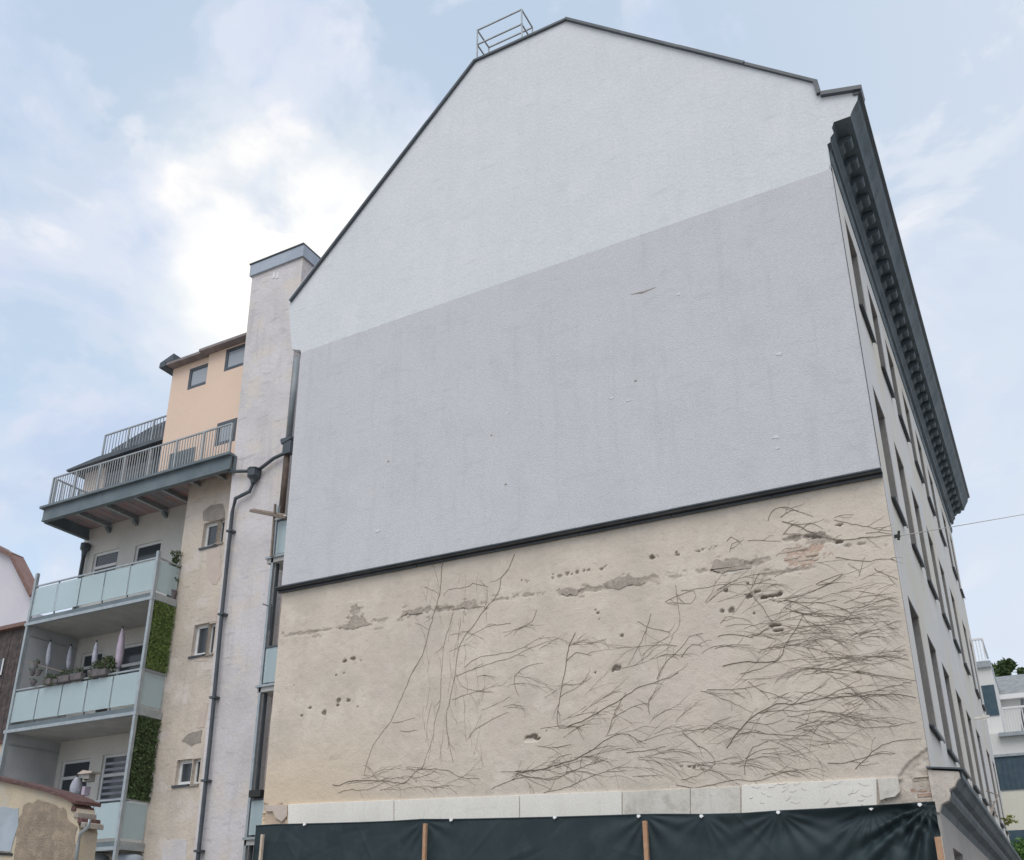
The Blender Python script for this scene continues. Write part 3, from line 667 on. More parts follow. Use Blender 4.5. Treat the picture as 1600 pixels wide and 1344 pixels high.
# roof terrace deck
dk = empty('roof_terrace', (-23, 3.2, 15.2), 'cantilevered steel roof terrace with bar railing and rusty underside', 'terrace')
dx0, dx1 = P(61, 808, 3.0).x, P(359, 720, 3.0).x; dz0 = 15.17; dz1 = 15.72
MB().box(dx0+.1, dx1-.03, 3.06, 3.12, dz0+.04, dz1-.08).build('front_girder', M_gird, dk)
MB().box(dx0, dx1, 2.94, 3.2, dz1-.08, dz1).build('edge_gutter', M_gird, dk)
MB().box(dx0+.1, dx1-.03, 3.04, 3.2, dz0, dz0+.05).build('girder_flange', M_gird, dk)
MB().box(dx0+.1, dx0+.16, 3.2, yR+.2, dz0+.02, dz1-.05).build('side_girder', M_gird, dk)
MB().box(dx0+.05, dx0+.2, 3.2, yR+.2, dz0-.01, dz0+.03).build('side_flange', M_gird, dk)
MB().box(dx1-.06, dx1, 3.2, yP-.01, dz0, dz1-.02).build('end_plate', M_gird, dk)
MB().box(dx0+.2, dx1-.1, 3.2, yO, dz1-.12, dz1-.02).build('deck_slab', M_deck, dk)
MB().box(dx0+.2, bx0, yO, yR-.02, dz1-.12, dz1-.02).build('deck_slab', M_deck, dk)
for px in (107, 150, 197, 240, 285, 325):
    x = P(px, 812-(px-60)*.28, 3.2).x
    ye = yB if x > bx0-.1 else yR
    mb = MB(); mb.box(x-.015, x+.015, 3.2, ye, dz0+.26, dz1-.12); mb.box(x-.06, x+.06, 3.2, ye, dz0+.235, dz0+.26); mb.build('cross_beam', M_steel, dk)
    if x < bx0: MB().prism([(x-.06, yR-.001, dz0+.235), (x-.06, yR-.22, dz0+.235), (x-.06, yR-.14, dz0+.12), (x-.06, yR-.001, dz0+.05)], (.12, 0, 0)).build('bracket', M_gird, dk)
n = 24
for k in range(n):                       # soffit planks
    x = dx0+.22+(dx1-dx0-.4)*k/n; w = (dx1-dx0-.4)/n-.02
    MB().box(x, x+w, 3.22, (yB if x > bx0-.1 else yR)-.02, dz1-.15, dz1-.125).build('plank', M_deck, dk)
MB().box(dx0+.2, rx0, yR-.02, 6.4, dz1-.12, dz1-.02).build('deck_slab', M_deck, dk)
yd = 3.3; rz0, rz1 = dz1+.16, 16.98
rx_0, rx_1 = P(84.6, 748.5, yd).x, P(366, 657.7, yd).x
def railing(p0, p1, zb, zt, parent, bays, per, ms=M_rail):
    p0 = Vector(p0); p1 = Vector(p1)
    MB().bar((*p0, zt), (*p1, zt), .05, .05).build('handrail', ms, parent)
    MB().bar((*p0, zb), (*p1, zb), .035).build('bottom_rail', ms, parent)
    b0 = None
    for k in range(bays*per+1):
        q = p0.lerp(p1, k/(bays*per))
        if k % per == 0: MB().box(q.x-.03, q.x+.03, q.y-.03, q.y+.03, dz1-.05 if parent is dk else zb-.1, zt).build('post', ms, parent)
        else:
            if b0 is None: b0 = MB().box(q.x-.011, q.x+.011, q.y-.011, q.y+.011, zb, zt-.02).build('baluster', ms, parent, origin=(q.x, q.y, zb))
            else: copy_tree(b0, parent, Vector((q.x, q.y, zb))-wl(parent))
railing((rx_0, yd), (rx_1-.05, yd), rz0, rz1, dk, 7, 10)
railing((rx_0-.002, yd+.14), (rx_0-.002, 5.3), rz0-.004, rz1-.004, dk, 2, 8)
# rear posts just visible, dark wind screen
MB().box(P(268, 690, 3.6).x, P(306, 690, 3.6).x, 3.6, 3.64, dz1, 16.75).build('wind_screen', M_gird, dk)
# things on the terrace
for i, (px, lab) in enumerate(((104, 'white slatted deck chair at the left end of the roof terrace'), (152, 'white slatted deck chair beside the post on the roof terrace'))):
    q = P(px, 775, 4.1).x; ch = empty('deck_chair', (q, 4.1, dz1), lab, 'chair')
    MB().box(q-.3, q+.35, 3.85, 4.35, dz1+.36, dz1+.40).build('seat', M_plast, ch)
    for k in range(5): MB().box(q-.3+k*.14, q-.22+k*.14, 4.36, 4.39, dz1+.4, dz1+.85).build('slat', M_plast, ch)
    for (sx, sy) in ((-.27, 3.88), (.3, 3.88), (-.27, 4.32), (.3, 4.32)): MB().box(q+sx-.02, q+sx+.02, sy-.02, sy+.02, dz1, dz1+.36).build('leg', M_plast, ch)

# downpipe system on the pier
dp_ = empty('drainpipe', (-18.5, 3.1, 0), 'dark drainpipe with hopper running down beside the pinkish pier', 'drainpipe')
yp = 3.16
path = [P(397, 752, yp), P(390, 768, yp), P(368, 779, yp), P(363, 800, yp), P(347, 955, yp), P(329, 1150, yp), P(309, 1344, yp)]
path.append(Vector((path[-1].x, yp, 0.2)))
MB().tube(path, .058, 10).build('pipe', M_zinc, dp_, smooth=True)
q = P(397, 741, yp); MB().lathe([(.07, -.32), (.10, -.2), (.2, -.1), (.2, .12), (.22, .13), (.22, .16)], q, 8).build('hopper', M_zinc, dp_)
MB().tube([P(358, 737, yp), P(394, 736, yp)], .055, 8).build('inlet_pipe', M_zinc, dp_, smooth=True)
q2 = P(450, 690, yp)
MB().tube([P(402, 736, yp), P(428, 716, yp), P(445, 708, yp)], .055, 8).build('branch_pipe', M_zinc, dp_, smooth=True)
MB().prism([(q2.x-.16, yp-.12, q2.z-.1), (q2.x+.2, yp-.12, q2.z), (q2.x+.2, yp-.12, q2.z+.1), (q2.x-.2, yp-.12, q2.z+.08), (q2.x-.2, yp-.12, q2.z+.02)], (0, .26, 0)).build('upper_hopper', M_zinc, dp_)
MB().box(q2.x-.10, q2.x+.2, yp-.1, yp+.1, q2.z-.45, q2.z-.03).build('upper_hopper', M_zinc, dp_)
for py_ in (830, 960, 1090, 1220, 1330):
    px_ = 363-(py_-800)*.0993; q = P(px_, py_, yp); MB().box(q.x-.1, q.x+.1, yp-.085, yP, q.z-.03, q.z+.03).build('pipe_clamp', M_zinc, dp_)
ra = empty('rear_downpipe', (-16.7, 3.2, 0), 'slim grey downpipe in the gap between pier and gable', 'drainpipe')
q = P(464, 560, yp+.05)
MB().tube([q, P(452, 682, yp+.05)], .085, 8).build('pipe', mat('weathered_zinc', (.22, .26, .28), (.28, .31, .33), rough=.5), ra, smooth=True)
MB().tube([P(450, 700, yp+.05), P(439, 812, yp+.05)], .09, 8).build('lower_pipe', mat('rusty_pipe', (.10, .075, .065), (.15, .11, .09), scale=4), ra, smooth=True)
e0 = P(466, 543, 0.0)
MB().prism([(XL+.04, .02, e0.z+.02), (XL-.22, .02, e0.z-.02), (XL-.20, .02, e0.z-.07), (XL-.12, .02, e0.z-.09), (XL-.10, .02, e0.z-.2), (XL-.06, .02, e0.z-.38), (XL+.04, .02, e0.z-.42)], (0, 10, 0)).build('rear_cornice', M_green, main)
MB().box(P(466, 700, 3.5).x-2.2, XL, 6.6, 6.8, 0, 15).build('courtyard_link_wall', M_pier, main)

# ------------------------------------------------------------------ rear galleries between pier and gable
ga = empty('rear_gallery', (-15, 2.0, 0), 'narrow stack of glazed rear balconies squeezed between pier and gable', 'balconies')
yg = 1.5; gx0 = P(412, 1075, yg).x-.14; gx1 = XL-.12
M_conc = mat('pale_concrete', (.50, .50, .49), (.42, .42, .41), scale=2, bump=.2)
for i, (px, py) in enumerate(((417, 876), (402, 1077), (382, 1315))):
    q = P(px, py, yg)
    MB().box(q.x, gx1, yg, 6.5, q.z-.09, q.z+.07).build('slab', M_conc, ga)
    MB().box(q.x-.03, gx1, yg-.05, yg+.02, q.z+.03, q.z+.09).build('slab_edge', M_steel, ga)
lv = [P(417, 876, yg).z, P(402, 1077, yg).z, P(382, 1315, yg).z]
tops = [P(428, 815, yg).z, P(408, 1013, yg).z, P(390, 1250, yg).z]
for z, t in zip(lv, tops):
    gxx = gx0+.08
    MB().box(gxx, gx1, yg+.02, yg+.035, z+.14, t-.02).build('glass_panel', M_frost, ga)
    MB().bar((gxx-.05, yg+.03, t), (gx1, yg+.03, t), .05, .05).build('handrail', M_zinc, ga)
MB().box(gx0-.02, gx0+.05, yg, yg+.08, 0, P(433, 790, yg).z).build('post', M_steel, ga)
MB().box(gx0+.07, gx0+.11, yg+.1, yg+.2, 0, P(433, 815, yg).z).build('post', M_zinc, ga)
for (za, zb) in ((lv[1]+.1, lv[0]-.1), (lv[2]+.1, lv[1]-.1), (0, lv[2]-.1)):
    MB().box(gx0+.14, gx0+.46, yg+.32, yg+.36, za, zb).build('curtain', mat('pinkish_curtain', (.42, .35, .33), (.34, .29, .27), scale=4, streak=.5), ga)
    MB().box(gx0+.47, gx1, yg+.35, yg+.42, za, zb).build('door', M_blk, ga)
    MB().box(gx0+.44, gx0+.50, yg+.25, yg+.31, za, zb).build('door_frame', M_white_frame, ga)
q = P(402, 1240, yg); MB().box(q.x-.16, q.x+.2, yg-.12, yg+.2, q.z-.09, q.z+.07).build('planter_box', M_blk, ga)
stk = empty('timber_props', P(428, 800, 1.4), 'crossed timber laths sticking out above the top rear balcony', 'timber')
MB().bar(P(391, 798, 1.35), P(447, 809, 1.35), .05, .07).build('lath', M_vine, stk)
MB().bar(P(395, 796, 1.45), P(447, 805, 1.45), .04, .05).build('lath', M_vinel, stk)
MB().bar(P(430, 788, 1.4), P(424, 870, 1.4), .05).build('lath', M_vine, stk)
MB().bar(P(430, 812, 1.42), P(447, 806, 1.42), .05).build('lath', M_plast, stk)
bh = empty('wall_hook', P(418, 945, 1.4), 'small bent metal bar fixed to the rear balcony post', 'hook')
MB().bar(P(411, 944, 1.4), P(425, 949, 1.4), .03).build('arm', M_zinc, bh); MB().bar(P(424, 944, 1.4), P(421, 985, 1.4), .025).build('rod', M_zinc, bh)

# ------------------------------------------------------------------ steel balcony tower
bt = empty('balcony_tower', (-24.3, 3.5, 0), 'steel balcony tower with three decks of frosted glass balustrades', 'balconies')
bxl, bxr = -27.15, -21.48; bfy = 3.0
SL = [11.30, 7.76, 4.0]           # slab underside heights
for i, z in enumerate(SL):
    MB().box(bxl-.12, bxr+.06, bfy-.06, bfy+.06, z, z+.10).build('edge_beam', M_steel, bt)
    MB().box(bxl-.08, bxr+.03, bfy-.03, bfy+.05, z+.10, z+.24).build('edge_fascia', M_gird, bt)
    MB().box(bxl-.05, bxr, bfy+.06, yR-.01, z+.06, z+.22).build('slab', M_conc, bt)
    MB().box(bxr-.0, bxr+.06, bfy+.06, yB-.02, z+.02, z+.24).build('side_beam', M_steel, bt)
    zt_ = z+1.38; zb_ = z+.33
    MB().bar((bxl+.02, bfy, zt_), (bxr, bfy, zt_), .045).build('handrail', M_steel, bt)
    MB().bar((bxr, bfy, zt_), (bxr, yB-.02, zt_), .045).build('handrail', M_steel, bt)
    n = 5
    for k in range(n):
        xa = bxl+.06+(bxr-bxl-.08)*k/n; xb = bxl+.06+(bxr-bxl-.08)*(k+1)/n-.05
        MB().box(xa, xb, bfy-.01, bfy+.006, zb_, zt_-.08).build('glass_panel', M_frost, bt)
        if k: MB().box(xa-.04, xa-.01, bfy+.01, bfy+.05, z+.24, zt_).build('baluster_post', M_gird, bt)
    MB().box(bxr-.008, bxr+.008, bfy+.08, yB-.06, zb_, zt_-.08).build('glass_panel', M_frost, bt)
for x in (bxl, bxr):
    zt_ = P(57, 897, 3).z if x == bxl else P(246, 862, 3).z
    MB().box(x-.05, x+.05, bfy-.05, bfy+.05, 0, zt_).build('post', M_steel, bt)
M_side = mat('balcony_side_board', (.46, .47, .48), (.40, .41, .43), scale=1.5)
for (za, zb) in ((8.0, 11.36), (4.24, 7.8)):
    MB().box(bxl-.02, bxl+.02, bfy+.1, yR-.02, za, zb).build('side_board', M_side, bt)
    MB().box(bxl+.02, bxl+.04, bfy+.1, yR-.02, zb-.38, zb-.34).build('side_trim', M_steel, bt)
# hedge screens
def hedge(za, zb, mt, label, nleaf, sz):
    o = empty('hedge_screen', (bxr+.02, 3.5, za), label, 'hedge screen', 'green screens on the balcony side')
    MB().box(bxr-.02, bxr, bfy+.08, yB-.05, za, zb).build('backing', M_leafd, o)
    vs = []; fs = []
    for i in range(nleaf):
        c_ = Vector((bxr+random.uniform(.0, .05)+.07*max(0, math.sin(i*.37))**4, random.uniform(bfy+.08, yB-.04), random.uniform(za, zb)))
        a = Vector((random.uniform(-.3, .6), random.uniform(-1, 1), random.uniform(-1, 1))).normalized()*sz*random.uniform(.6, 1.3)
        b = a.cross(Vector((1, random.uniform(-.5, .5), random.uniform(-.5, .5)))).normalized()*sz*.45
        k = len(vs); vs += [c_-a, c_+b, c_+a, c_-b]; fs.append((k, k+1, k+2, k+3))
    l_ = MB().add(vs, fs).build('leaves', mt, o); l_['kind'] = 'stuff'
hedge(9.2, 11.3, M_leafl, 'bright green artificial hedge screen on side of upper covered balcony', 5000, .035)
hedge(5.4, 7.76, M_leafd, 'dark green ivy screen on side of the lower covered balcony', 2600, .05)
MB().box(bxr-.02, bxr+.0, bfy+.08, yB-.05, 8.95, 9.2).build('screen_frame', M_steel, bt)
# gutter pipe of the courtyard wall, left edge
lp_ = empty('corner_downpipe', (rx0-.05, 4.9, 0), 'dark downpipe with hopper under the left end of the terrace', 'drainpipe')
q = P(133, 856, 4.85)
MB().lathe([(.08, -.35), (.10, -.15), (.17, -.05), (.17, .15)], q, 8).build('hopper', M_zinc, lp_)
MB().tube([q+Vector((0, 0, -.3)), Vector((q.x, 4.85, .1))], .07, 8).build('pipe', M_zinc, lp_, smooth=True)

# parasols (closed)
def parasol(px, pyt, pyb, y, mt, label, wid=.11, grp='closed parasols on the balconies'):
    T = P(px, pyt, y); z0_ = P(px, pyb, y).z; H = T.z-z0_
    o = empty('parasol', (T.x, y, SL[1]+.24 if T.z > 8 else SL[2]+.24), label, 'parasol', grp)
    tilt = Vector((P(px-(pyb-pyt)*.12, pyb, y).x, y, z0_))
    ax = (T-tilt); mb = MB(); n = 10; prof_ = [(.02, 0), (.07, .05), (.10, .25), (.10, .5), (.075, .75), (.04, .93), (.012, 1.0)]
    vs = []; fs = []
    for (r_, t) in prof_:
        c_ = tilt+ax*t
        vs += [c_+Vector((math.cos(j*2*math.pi/n), math.sin(j*2*math.pi/n), 0))*r_*(1+.3*(j % 2))*wid/.09 for j in range(n)]
    for i in range(len(prof_)-1): fs += [(i*n+j, i*n+(j+1) % n, (i+1)*n+(j+1) % n, (i+1)*n+j) for j in range(n)]
    mb.add(vs, fs+[tuple(range(n)), tuple(range((len(prof_)-1)*n, len(prof_)*n))]).build('canopy', mt, o, smooth=True)
    MB().bar((tilt.x, y, tilt.z-.45 if tilt.z > 9 else tilt.z-.6), tuple(tilt+Vector((0, 0, .1))), .035).build('pole', M_rail, o)
    MB().lathe([(.025, 0), (.03, .03), (.0, .08)], T-Vector((0, 0, .01)), 6).build('finial', M_blk, o)
    MB().tube([*[tilt+ax*.3+Vector((sx*.13*wid/.11, sy*.13*wid/.11, 0)) for sx, sy in ((-1, 0), (0, -1), (1, 0), (0, 1), (-1, 0))]], .012, 4).build('strap', M_plast, o)
parasol(79, 1002, 1040, 3.5, M_cloth2, 'closed grey parasol furthest left on the planted balcony', .06)
parasol(111, 1009, 1045, 3.9, M_cloth2, 'closed grey parasol second from left on the planted balcony', .06)
parasol(151, 1003, 1042, 3.4, M_cloth2, 'closed grey parasol behind the planter boxes, third from left', .06)
parasol(192, 981, 1044, 3.5, M_cloth, 'tall closed mauve parasol, rightmost on the planted balcony', .085)
parasol(121, 1214, 1245, 3.6, M_cloth2, 'closed grey parasol in front of the lower balcony door', .13)
# planters and plants on the middle balcony
def leafy(mb_v, mb_f, c_, rx, rz, n, s, ry=None):
    for i in range(n):
        while True:
            d = Vector((random.uniform(-1, 1), random.uniform(-1, 1), random.uniform(-1, 1)))
            if d.length < 1: break
        q = c_+Vector((d.x*rx, d.y*(ry or rx), d.z*rz))
        a = Vector((random.uniform(-1, 1), random.uniform(-1, 1), random.uniform(-.6, 1))).normalized()*s*random.uniform(.6, 1.3)
        b = a.cross(Vector((random.uniform(-1, 1), random.uniform(-1, 1), random.uniform(-1, 1)))).normalized()*s*.4
        k = len(mb_v); mb_v += [q-a, q+b, q+a, q-b]; mb_f.append((k, k+1, k+2, k+3))
pls = [(75, 1072, .32, .16, .12, 'dark planter box at the left end of the balcony rail with trailing plant'),
       (88, 1068, .2, .1, .12, 'small dark pot with a drooping plant on the balcony rail'),
       (101, 1067, .46, .17, .16, 'long grey planter box with low greenery left of centre'),
       (120, 1064, .46, .17, .14, 'long grey planter box with bushy greenery at centre'),
       (147, 1060, .42, .20, .22, 'grey planter box with a sprawling white flowered plant'),
       (160, 1058, .36, .16, .34, 'planter box below the tall spreading dark green bush')]
for i, (px, py, w, h, gh_, lab) in enumerate(pls):
    q = P(px, py, 2.93); zr = SL[1]+1.40
    o = empty('planter', (q.x, 2.95, zr-.02), lab, 'planter', 'plant boxes on the balcony rail')
    MB().prism([(q.x-w/2, 2.86, zr-.05), (q.x+w/2, 2.86, zr-.05), (q.x+w/2+.03, 2.82, zr+h-.03), (q.x-w/2-.03, 2.82, zr+h-.03)], (0, .2, 0)).build('box', M_pot, o, bevel=.01)
    vs, fs = [], []
    leafy(vs, fs, Vector((q.x, 2.93, zr+h+gh_*.4)), w*.55, gh_, int(90+700*gh_*w), .035, .14)
    if i in (0, 1, 4): leafy(vs, fs, Vector((q.x-.08, 2.84, zr-.0)), w*.25, .18, 40, .03, .05)
    f_ = MB().add(vs, fs).build('foliage', M_leaf if i != 5 else M_leafd, o); f_['kind'] = 'stuff'
    for k in range(5):
        a = random.uniform(-1, 1); MB().tube([(q.x+a*w*.3, 2.93, zr+h-.03), (q.x+a*w*.5, 2.93+random.uniform(-.05, .05), zr+h+gh_)], .008, 4).build('stem', M_trunk, o)
# tall bush in the balcony
q = P(168, 1048, 3.5); o = empty('potted_bush', (q.x, 3.5, SL[1]+.24), 'dark green potted bush spreading beside the mauve parasol', 'plant')
MB().lathe([(.14, 0), (.19, .35), (.2, .36)], (q.x, 3.5, SL[1]+.24), 10).build('pot', M_pot, o)
MB().tube([(q.x, 3.5, SL[1]+.5), (q.x, 3.5, q.z)], .02, 5).build('stem', M_trunk, o)
vs, fs = [], []
for (dx_, dz_, r_) in ((0, 0, .25), (-.25, .2, .2), (.3, .15, .22), (0, .35, .2), (.1, -.2, .25)): leafy(vs, fs, q+Vector((dx_, 0, dz_)), r_, r_*.6, 170, .05)
MB().add(vs, fs).build('foliage', M_leaf, o)['kind'] = 'stuff'
# hanging plant rod on left
q = P(44, 1036, 2.9); o = empty('hanging_basket', P(52, 1060, 2.9), 'cluster of dark hanging pots at the left balcony post', 'hanging plants')
MB().bar(P(42, 1034, 2.9), P(100, 1050, 2.9), .025).build('rod', M_vine, o)
for (px, py) in ((57, 1037), (51, 1050), (60, 1050), (52, 1066)):
    c_ = P(px, py, 2.9); MB().lathe([(.05, -.12), (.09, -.03), (.1, .05)], c_, 8).build('pot', M_pot, o)
    vs, fs = [], []; leafy(vs, fs, c_+Vector((0, 0, .05)), .12, .1, 50, .035); MB().add(vs, fs).build('foliage', M_leafd, o)['kind'] = 'stuff'
# plant on the upper balcony, right end
q = P(277, 862, 3.8); o = empty('potted_conifer', (q.x, 3.8, SL[0]+.24), 'small dark shrub peeking over right end of the top balcony', 'plant')
MB().lathe([(.12, 0), (.16, .3)], (q.x, 3.8, SL[0]+.24), 10).build('pot', M_pot, o)
vs, fs = [], []
for k in range(6): leafy(vs, fs, Vector((q.x-.02, 3.8, SL[0]+.7+k*.22)), .12+.08*(k % 2), .10, 110, .05)
MB().add(vs, fs).build('foliage', M_leafd, o)['kind'] = 'stuff'
MB().tube([(q.x, 3.8, SL[0]+.5), (q.x, 3.8, SL[0]+1.8)], .02, 5).build('stem', M_trunk, o)
M_side2 = mat('faded_wood', (.42, .40, .37), (.36, .34, .32), scale=5)
# feeder-like mobile on the lower balcony
q = P(141, 1208, 3.6); o = empty('bird_house', (q.x, 3.6, q.z-.5), 'pale bird house with wide roof on a stand, lower balcony', 'bird house')
MB().prism([(q.x-.32, 3.4, q.z-.02), (q.x-.1, 3.4, q.z+.07), (q.x+.32, 3.4, q.z+.0), (q.x+.28, 3.4, q.z-.04), (q.x-.28, 3.4, q.z-.04)], (0, .35, 0)).build('roof', M_patchpink, o)
MB().box(q.x-.13, q.x+.13, 3.47, 3.7, q.z-.26, q.z-.04).build('house', M_side2, o)
MB().lathe([(.09, 0), (.09, .02)], (q.x+.05, 3.46, q.z-.22), 10).build('opening', M_blk, o)
MB().box(q.x-.13, q.x+.0, 3.5, 3.7, q.z-.65, q.z-.40).build('tray', M_cloth, o)
MB().bar((q.x-.03, 3.65, SL[2]+.24), (q.x-.03, 3.65, q.z-.4), .05).build('stand', M_white_frame, o)
for (px, lab) in ((138, 'pale rounded storage bin under the lowest balcony, left'), (190, 'pale rounded storage bin under the lowest balcony, right')):
    q = P(px, 1340, 3.6); MB().lathe([(.3, 0), (.38, q.z-.1), (.36, q.z+.02), (.25, q.z+.08), (.02, q.z+.1)], (q.x+.2, 3.7, 0), 16).build('storage_bin', M_bluegrey, None, smooth=True)
    tag(bpy.context.scene.collection.objects[-1], lab, 'bin', 'storage bins under the balconies')
# dark zone below lowest balcony: black sheet over the courtyard wall
MB().box(rx0, bx0, yR-.06, yR-.02, 0, 3.9).build('dark_wall_sheet', M_blk, nb_)

# ------------------------------------------------------------------ left background houses
h = empty('gabled_house', (-50, 14, 0), 'pale lilac gabled house at the far left edge', 'house')
pt = [P(-60, 830, 14), P(0, 862, 14), P(22, 873, 14), P(52, 935, 14)]
poly = [(q.x, 14, q.z) for q in pt]+[(pt[-1].x+.2, 14, 8), (pt[-1].x+.2, 14, 0), (pt[0].x, 14, 0)]
MB().prism(poly, (0, .35, 0)).build('wall', M_pale, h)
MB().box(pt[0].x, pt[-1].x-.6, 14.36, 22, 0, pt[-1].z-.5).build('rear_wing', M_pale, h)
for i in range(len(pt)-1):
    a, b = pt[i], pt[i+1]; d = (b-a).normalized(); n_ = Vector((d.z, 0, -d.x)); n_ = n_ if n_.z > 0 else -n_
    MB().prism([(a.x, 13.7, a.z), (b.x+.05, 13.7, b.z), (b.x+n_.x*.22+.05, 13.7, b.z+n_.z*.22), (a.x+n_.x*.22, 13.7, a.z+n_.z*.22)], (0, .75, 0)).build('roof_verge', M_brown, h)
h = empty('timber_shed', (-38, 10, 0), 'dark weathered board house behind the balcony tower', 'shed')
a, b = P(-30, 996, 10), P(42, 977, 10)
zz = (a.z+b.z)/2; k = a.x
zb0 = P(0, 1162, 10).z
while k < b.x:
    MB().box(k, min(k+.2, b.x)-.012, 10+random.uniform(0, .03), 10.08, zb0, zz).build('board', M_timber, h); k += .2
MB().box(a.x, b.x, 10.09, 14, 0, zz-.03).build('wall', M_blk, h)
MB().box(a.x-.2, b.x+.1, 9.8, 14.2, zz-.0, zz+.18).build('roof', M_brown, h)
q = P(0, 1042, 9.97); MB().box(q.x-.5, q.x+.22, 9.96, 10.02, q.z-.4, q.z+.35).build('window', M_glass, h); MB().box(q.x+.14, q.x+.22, 9.94, 9.96, q.z-.4, q.z+.35).build('window_post', M_white_frame, h)
MB().box(a.x, P(17, 1165, 9.9).x, 9.9, 10.05, 0, zb0).build('plinth_wall', M_yellow, h)
MB().box(a.x, P(16, 1165, 9.85).x+.1, 9.8, 10.05, zb0-.05, zb0+.1).build('plinth_coping', M_redcop, h)

# foreground wall with red coping
fwl = empty('garden_wall', (-18, -3, 0), 'crumbling plastered wall with red brown coping, bottom left corner', 'wall')
yF = -3.0
a, b, c2, d2, e2 = P(-40, 1211, yF), P(100, 1241, yF), P(123, 1257, yF), P(124, 1300, yF), P(118, 1344, yF)
MB().prism([(a.x, yF, a.z), (b.x, yF, b.z-.03), (c2.x-.05, yF, c2.z-.06), (d2.x, yF, d2.z), (e2.x, yF, e2.z), (e2.x, yF, 0), (a.x, yF, 0)], (0, .45, 0)).build('wall_body', M_yellow, fwl)
def strip(pp, y0, y1, th, name, mt):
    for i in range(len(pp)-1):
        A, B = pp[i], pp[i+1]
        MB().prism([(A.x, y0, A.z), (B.x, y0, B.z), (B.x, y0, B.z+th), (A.x, y0, A.z+th)], (0, y1-y0, 0)).build(name, mt, fwl)
strip([P(-40, 1211, yF), P(30, 1226, yF), P(76, 1238, yF), P(100, 1246, yF), P(123, 1257, yF)], yF-.1, yF+.55, .07, 'coping', M_redcop)
for k, (px, py) in enumerate(((118, 1262), (122, 1272), (128, 1281), (133, 1288))):
    q = P(px, py, yF); MB().prism([(q.x-.09, yF-.04, q.z-.06), (q.x+.04, yF-.04, q.z-.08), (q.x+.03, yF-.04, q.z+.03), (q.x-.08, yF-.04, q.z+.05)], (0, .48, 0)).build('ridge_tile', M_patchgrey if k % 2 else M_redcop, fwl, bevel=.01)
MB().tube([P(141, 1280, yF-.1), P(138, 1292, yF-.1), P(126, 1302, yF-.1), P(122, 1318, yF-.1), P(117, 1360, yF-.1)], .035, 8).build('gutter_pipe', M_steel, fwl, smooth=True)
blob([(38, 1258), (62, 1250), (80, 1255), (98, 1262), (112, 1285), (120, 1296), (118, 1360), (20, 1360), (26, 1310), (30, 1280)], yF, .012, 'coarse_render_patch', M_coarse, fwl, .045)
blob([(-20, 1257), (29, 1264), (30, 1290), (22, 1312), (18, 1331), (-20, 1329)], yF, .02, 'painted_patch', M_bluegrey, fwl, .01)
MB().prism([P(-20, 1331, yF-.03), P(18, 1333, yF-.03), P(18, 1337, yF-.03), P(-20, 1335, yF-.03)], (0, .03, 0)).build('metal_strip', M_blk, fwl)

# ------------------------------------------------------------------ tarpaulin fence
fence = empty('tarpaulin_fence', (-6, -1.2, 0), 'dark green tarpaulin screen stretched on timber posts below the gable', 'fence')
yT = -1.2
tp = [(400, 1291), (430, 1289), (500, 1287.5), (560, 1286), (612, 1284), (660, 1281), (705, 1281), (760, 1280), (870, 1277.5), (940, 1275.5), (1000, 1273.5), (1040, 1273), (1100, 1273.5), (1160, 1272), (1217, 1268), (1290, 1264.5), (1361, 1260), (1400, 1258), (1437, 1255), (1461, 1254)]
tw = [P(*p_, yT) for p_ in tp]; tx_ = np.array([q.x for q in tw]); tz_ = np.array([q.z for q in tw])
nxT, nzT = 700, 130
xs = np.linspace(tx_[0], tx_[-1], nxT); topz = np.interp(xs, tx_, tz_)
ss = np.linspace(0, 1, nzT)**1.0
XX = xs[None, :].repeat(nzT, 0); ZZ = topz[None, :]*(1-ss[:, None])
YY = np.zeros_like(XX)
for (px, py, amp, nf, reach) in ((1456, 1256, .055, 17, 2.4), (1437, 1256, .03, 23, 1.8), (1361, 1261, .02, 19, 1.1), (1217, 1269, .02, 15, .9), (1008, 1274, .022, 13, .8), (663, 1282, .02, 11, .6), (1100, 1274, .012, 14, .6)):
    c_ = P(px, py, yT); dx_ = XX-c_.x; dz_ = c_.z-ZZ; rr = np.hypot(dx_, dz_); th = np.arctan2(dz_, -dx_)
    YY += amp*np.sin(nf*th+1.3*np.sin(3*th+px))*np.clip(rr/.35, 0, 1)*np.exp(-(rr/reach)**1.5)
for _ in range(70):
    cx_ = rng.uniform(xs[0], xs[-1]); cz_ = rng.uniform(1.8, 3.7); an = rng.uniform(-1.2, 1.2); ln_ = rng.uniform(.2, .9)
    du = (XX-cx_)*math.cos(an)+(ZZ-cz_)*math.sin(an); dv = -(XX-cx_)*math.sin(an)+(ZZ-cz_)*math.cos(an)
    YY += rng.uniform(-.018, .018)*np.exp(-(du/ln_)**2)*np.exp(-np.abs(dv)/.04)
YY += .03*np.sin(XX*1.7)*ss[:, None]+.012*np.sin(XX*6.1+ZZ*1.2)*np.clip(ss[:, None]*4, 0, 1)
V = np.stack([XX, yT+YY, ZZ], -1).reshape(-1, 3)
idx = np.arange(nxT*nzT).reshape(nzT, nxT); Q = np.stack([idx[:-1, :-1], idx[1:, :-1], idx[1:, 1:], idx[:-1, 1:]], -1).reshape(-1, 4)
s_ = MB(); s_.v = V.tolist(); s_.f = [tuple(q) for q in Q.tolist()]
s_.build('tarpaulin', M_tarp, fence, smooth=True)
q0, q1_ = P(400, 1291, yT), P(398, 1300, yT+.0)
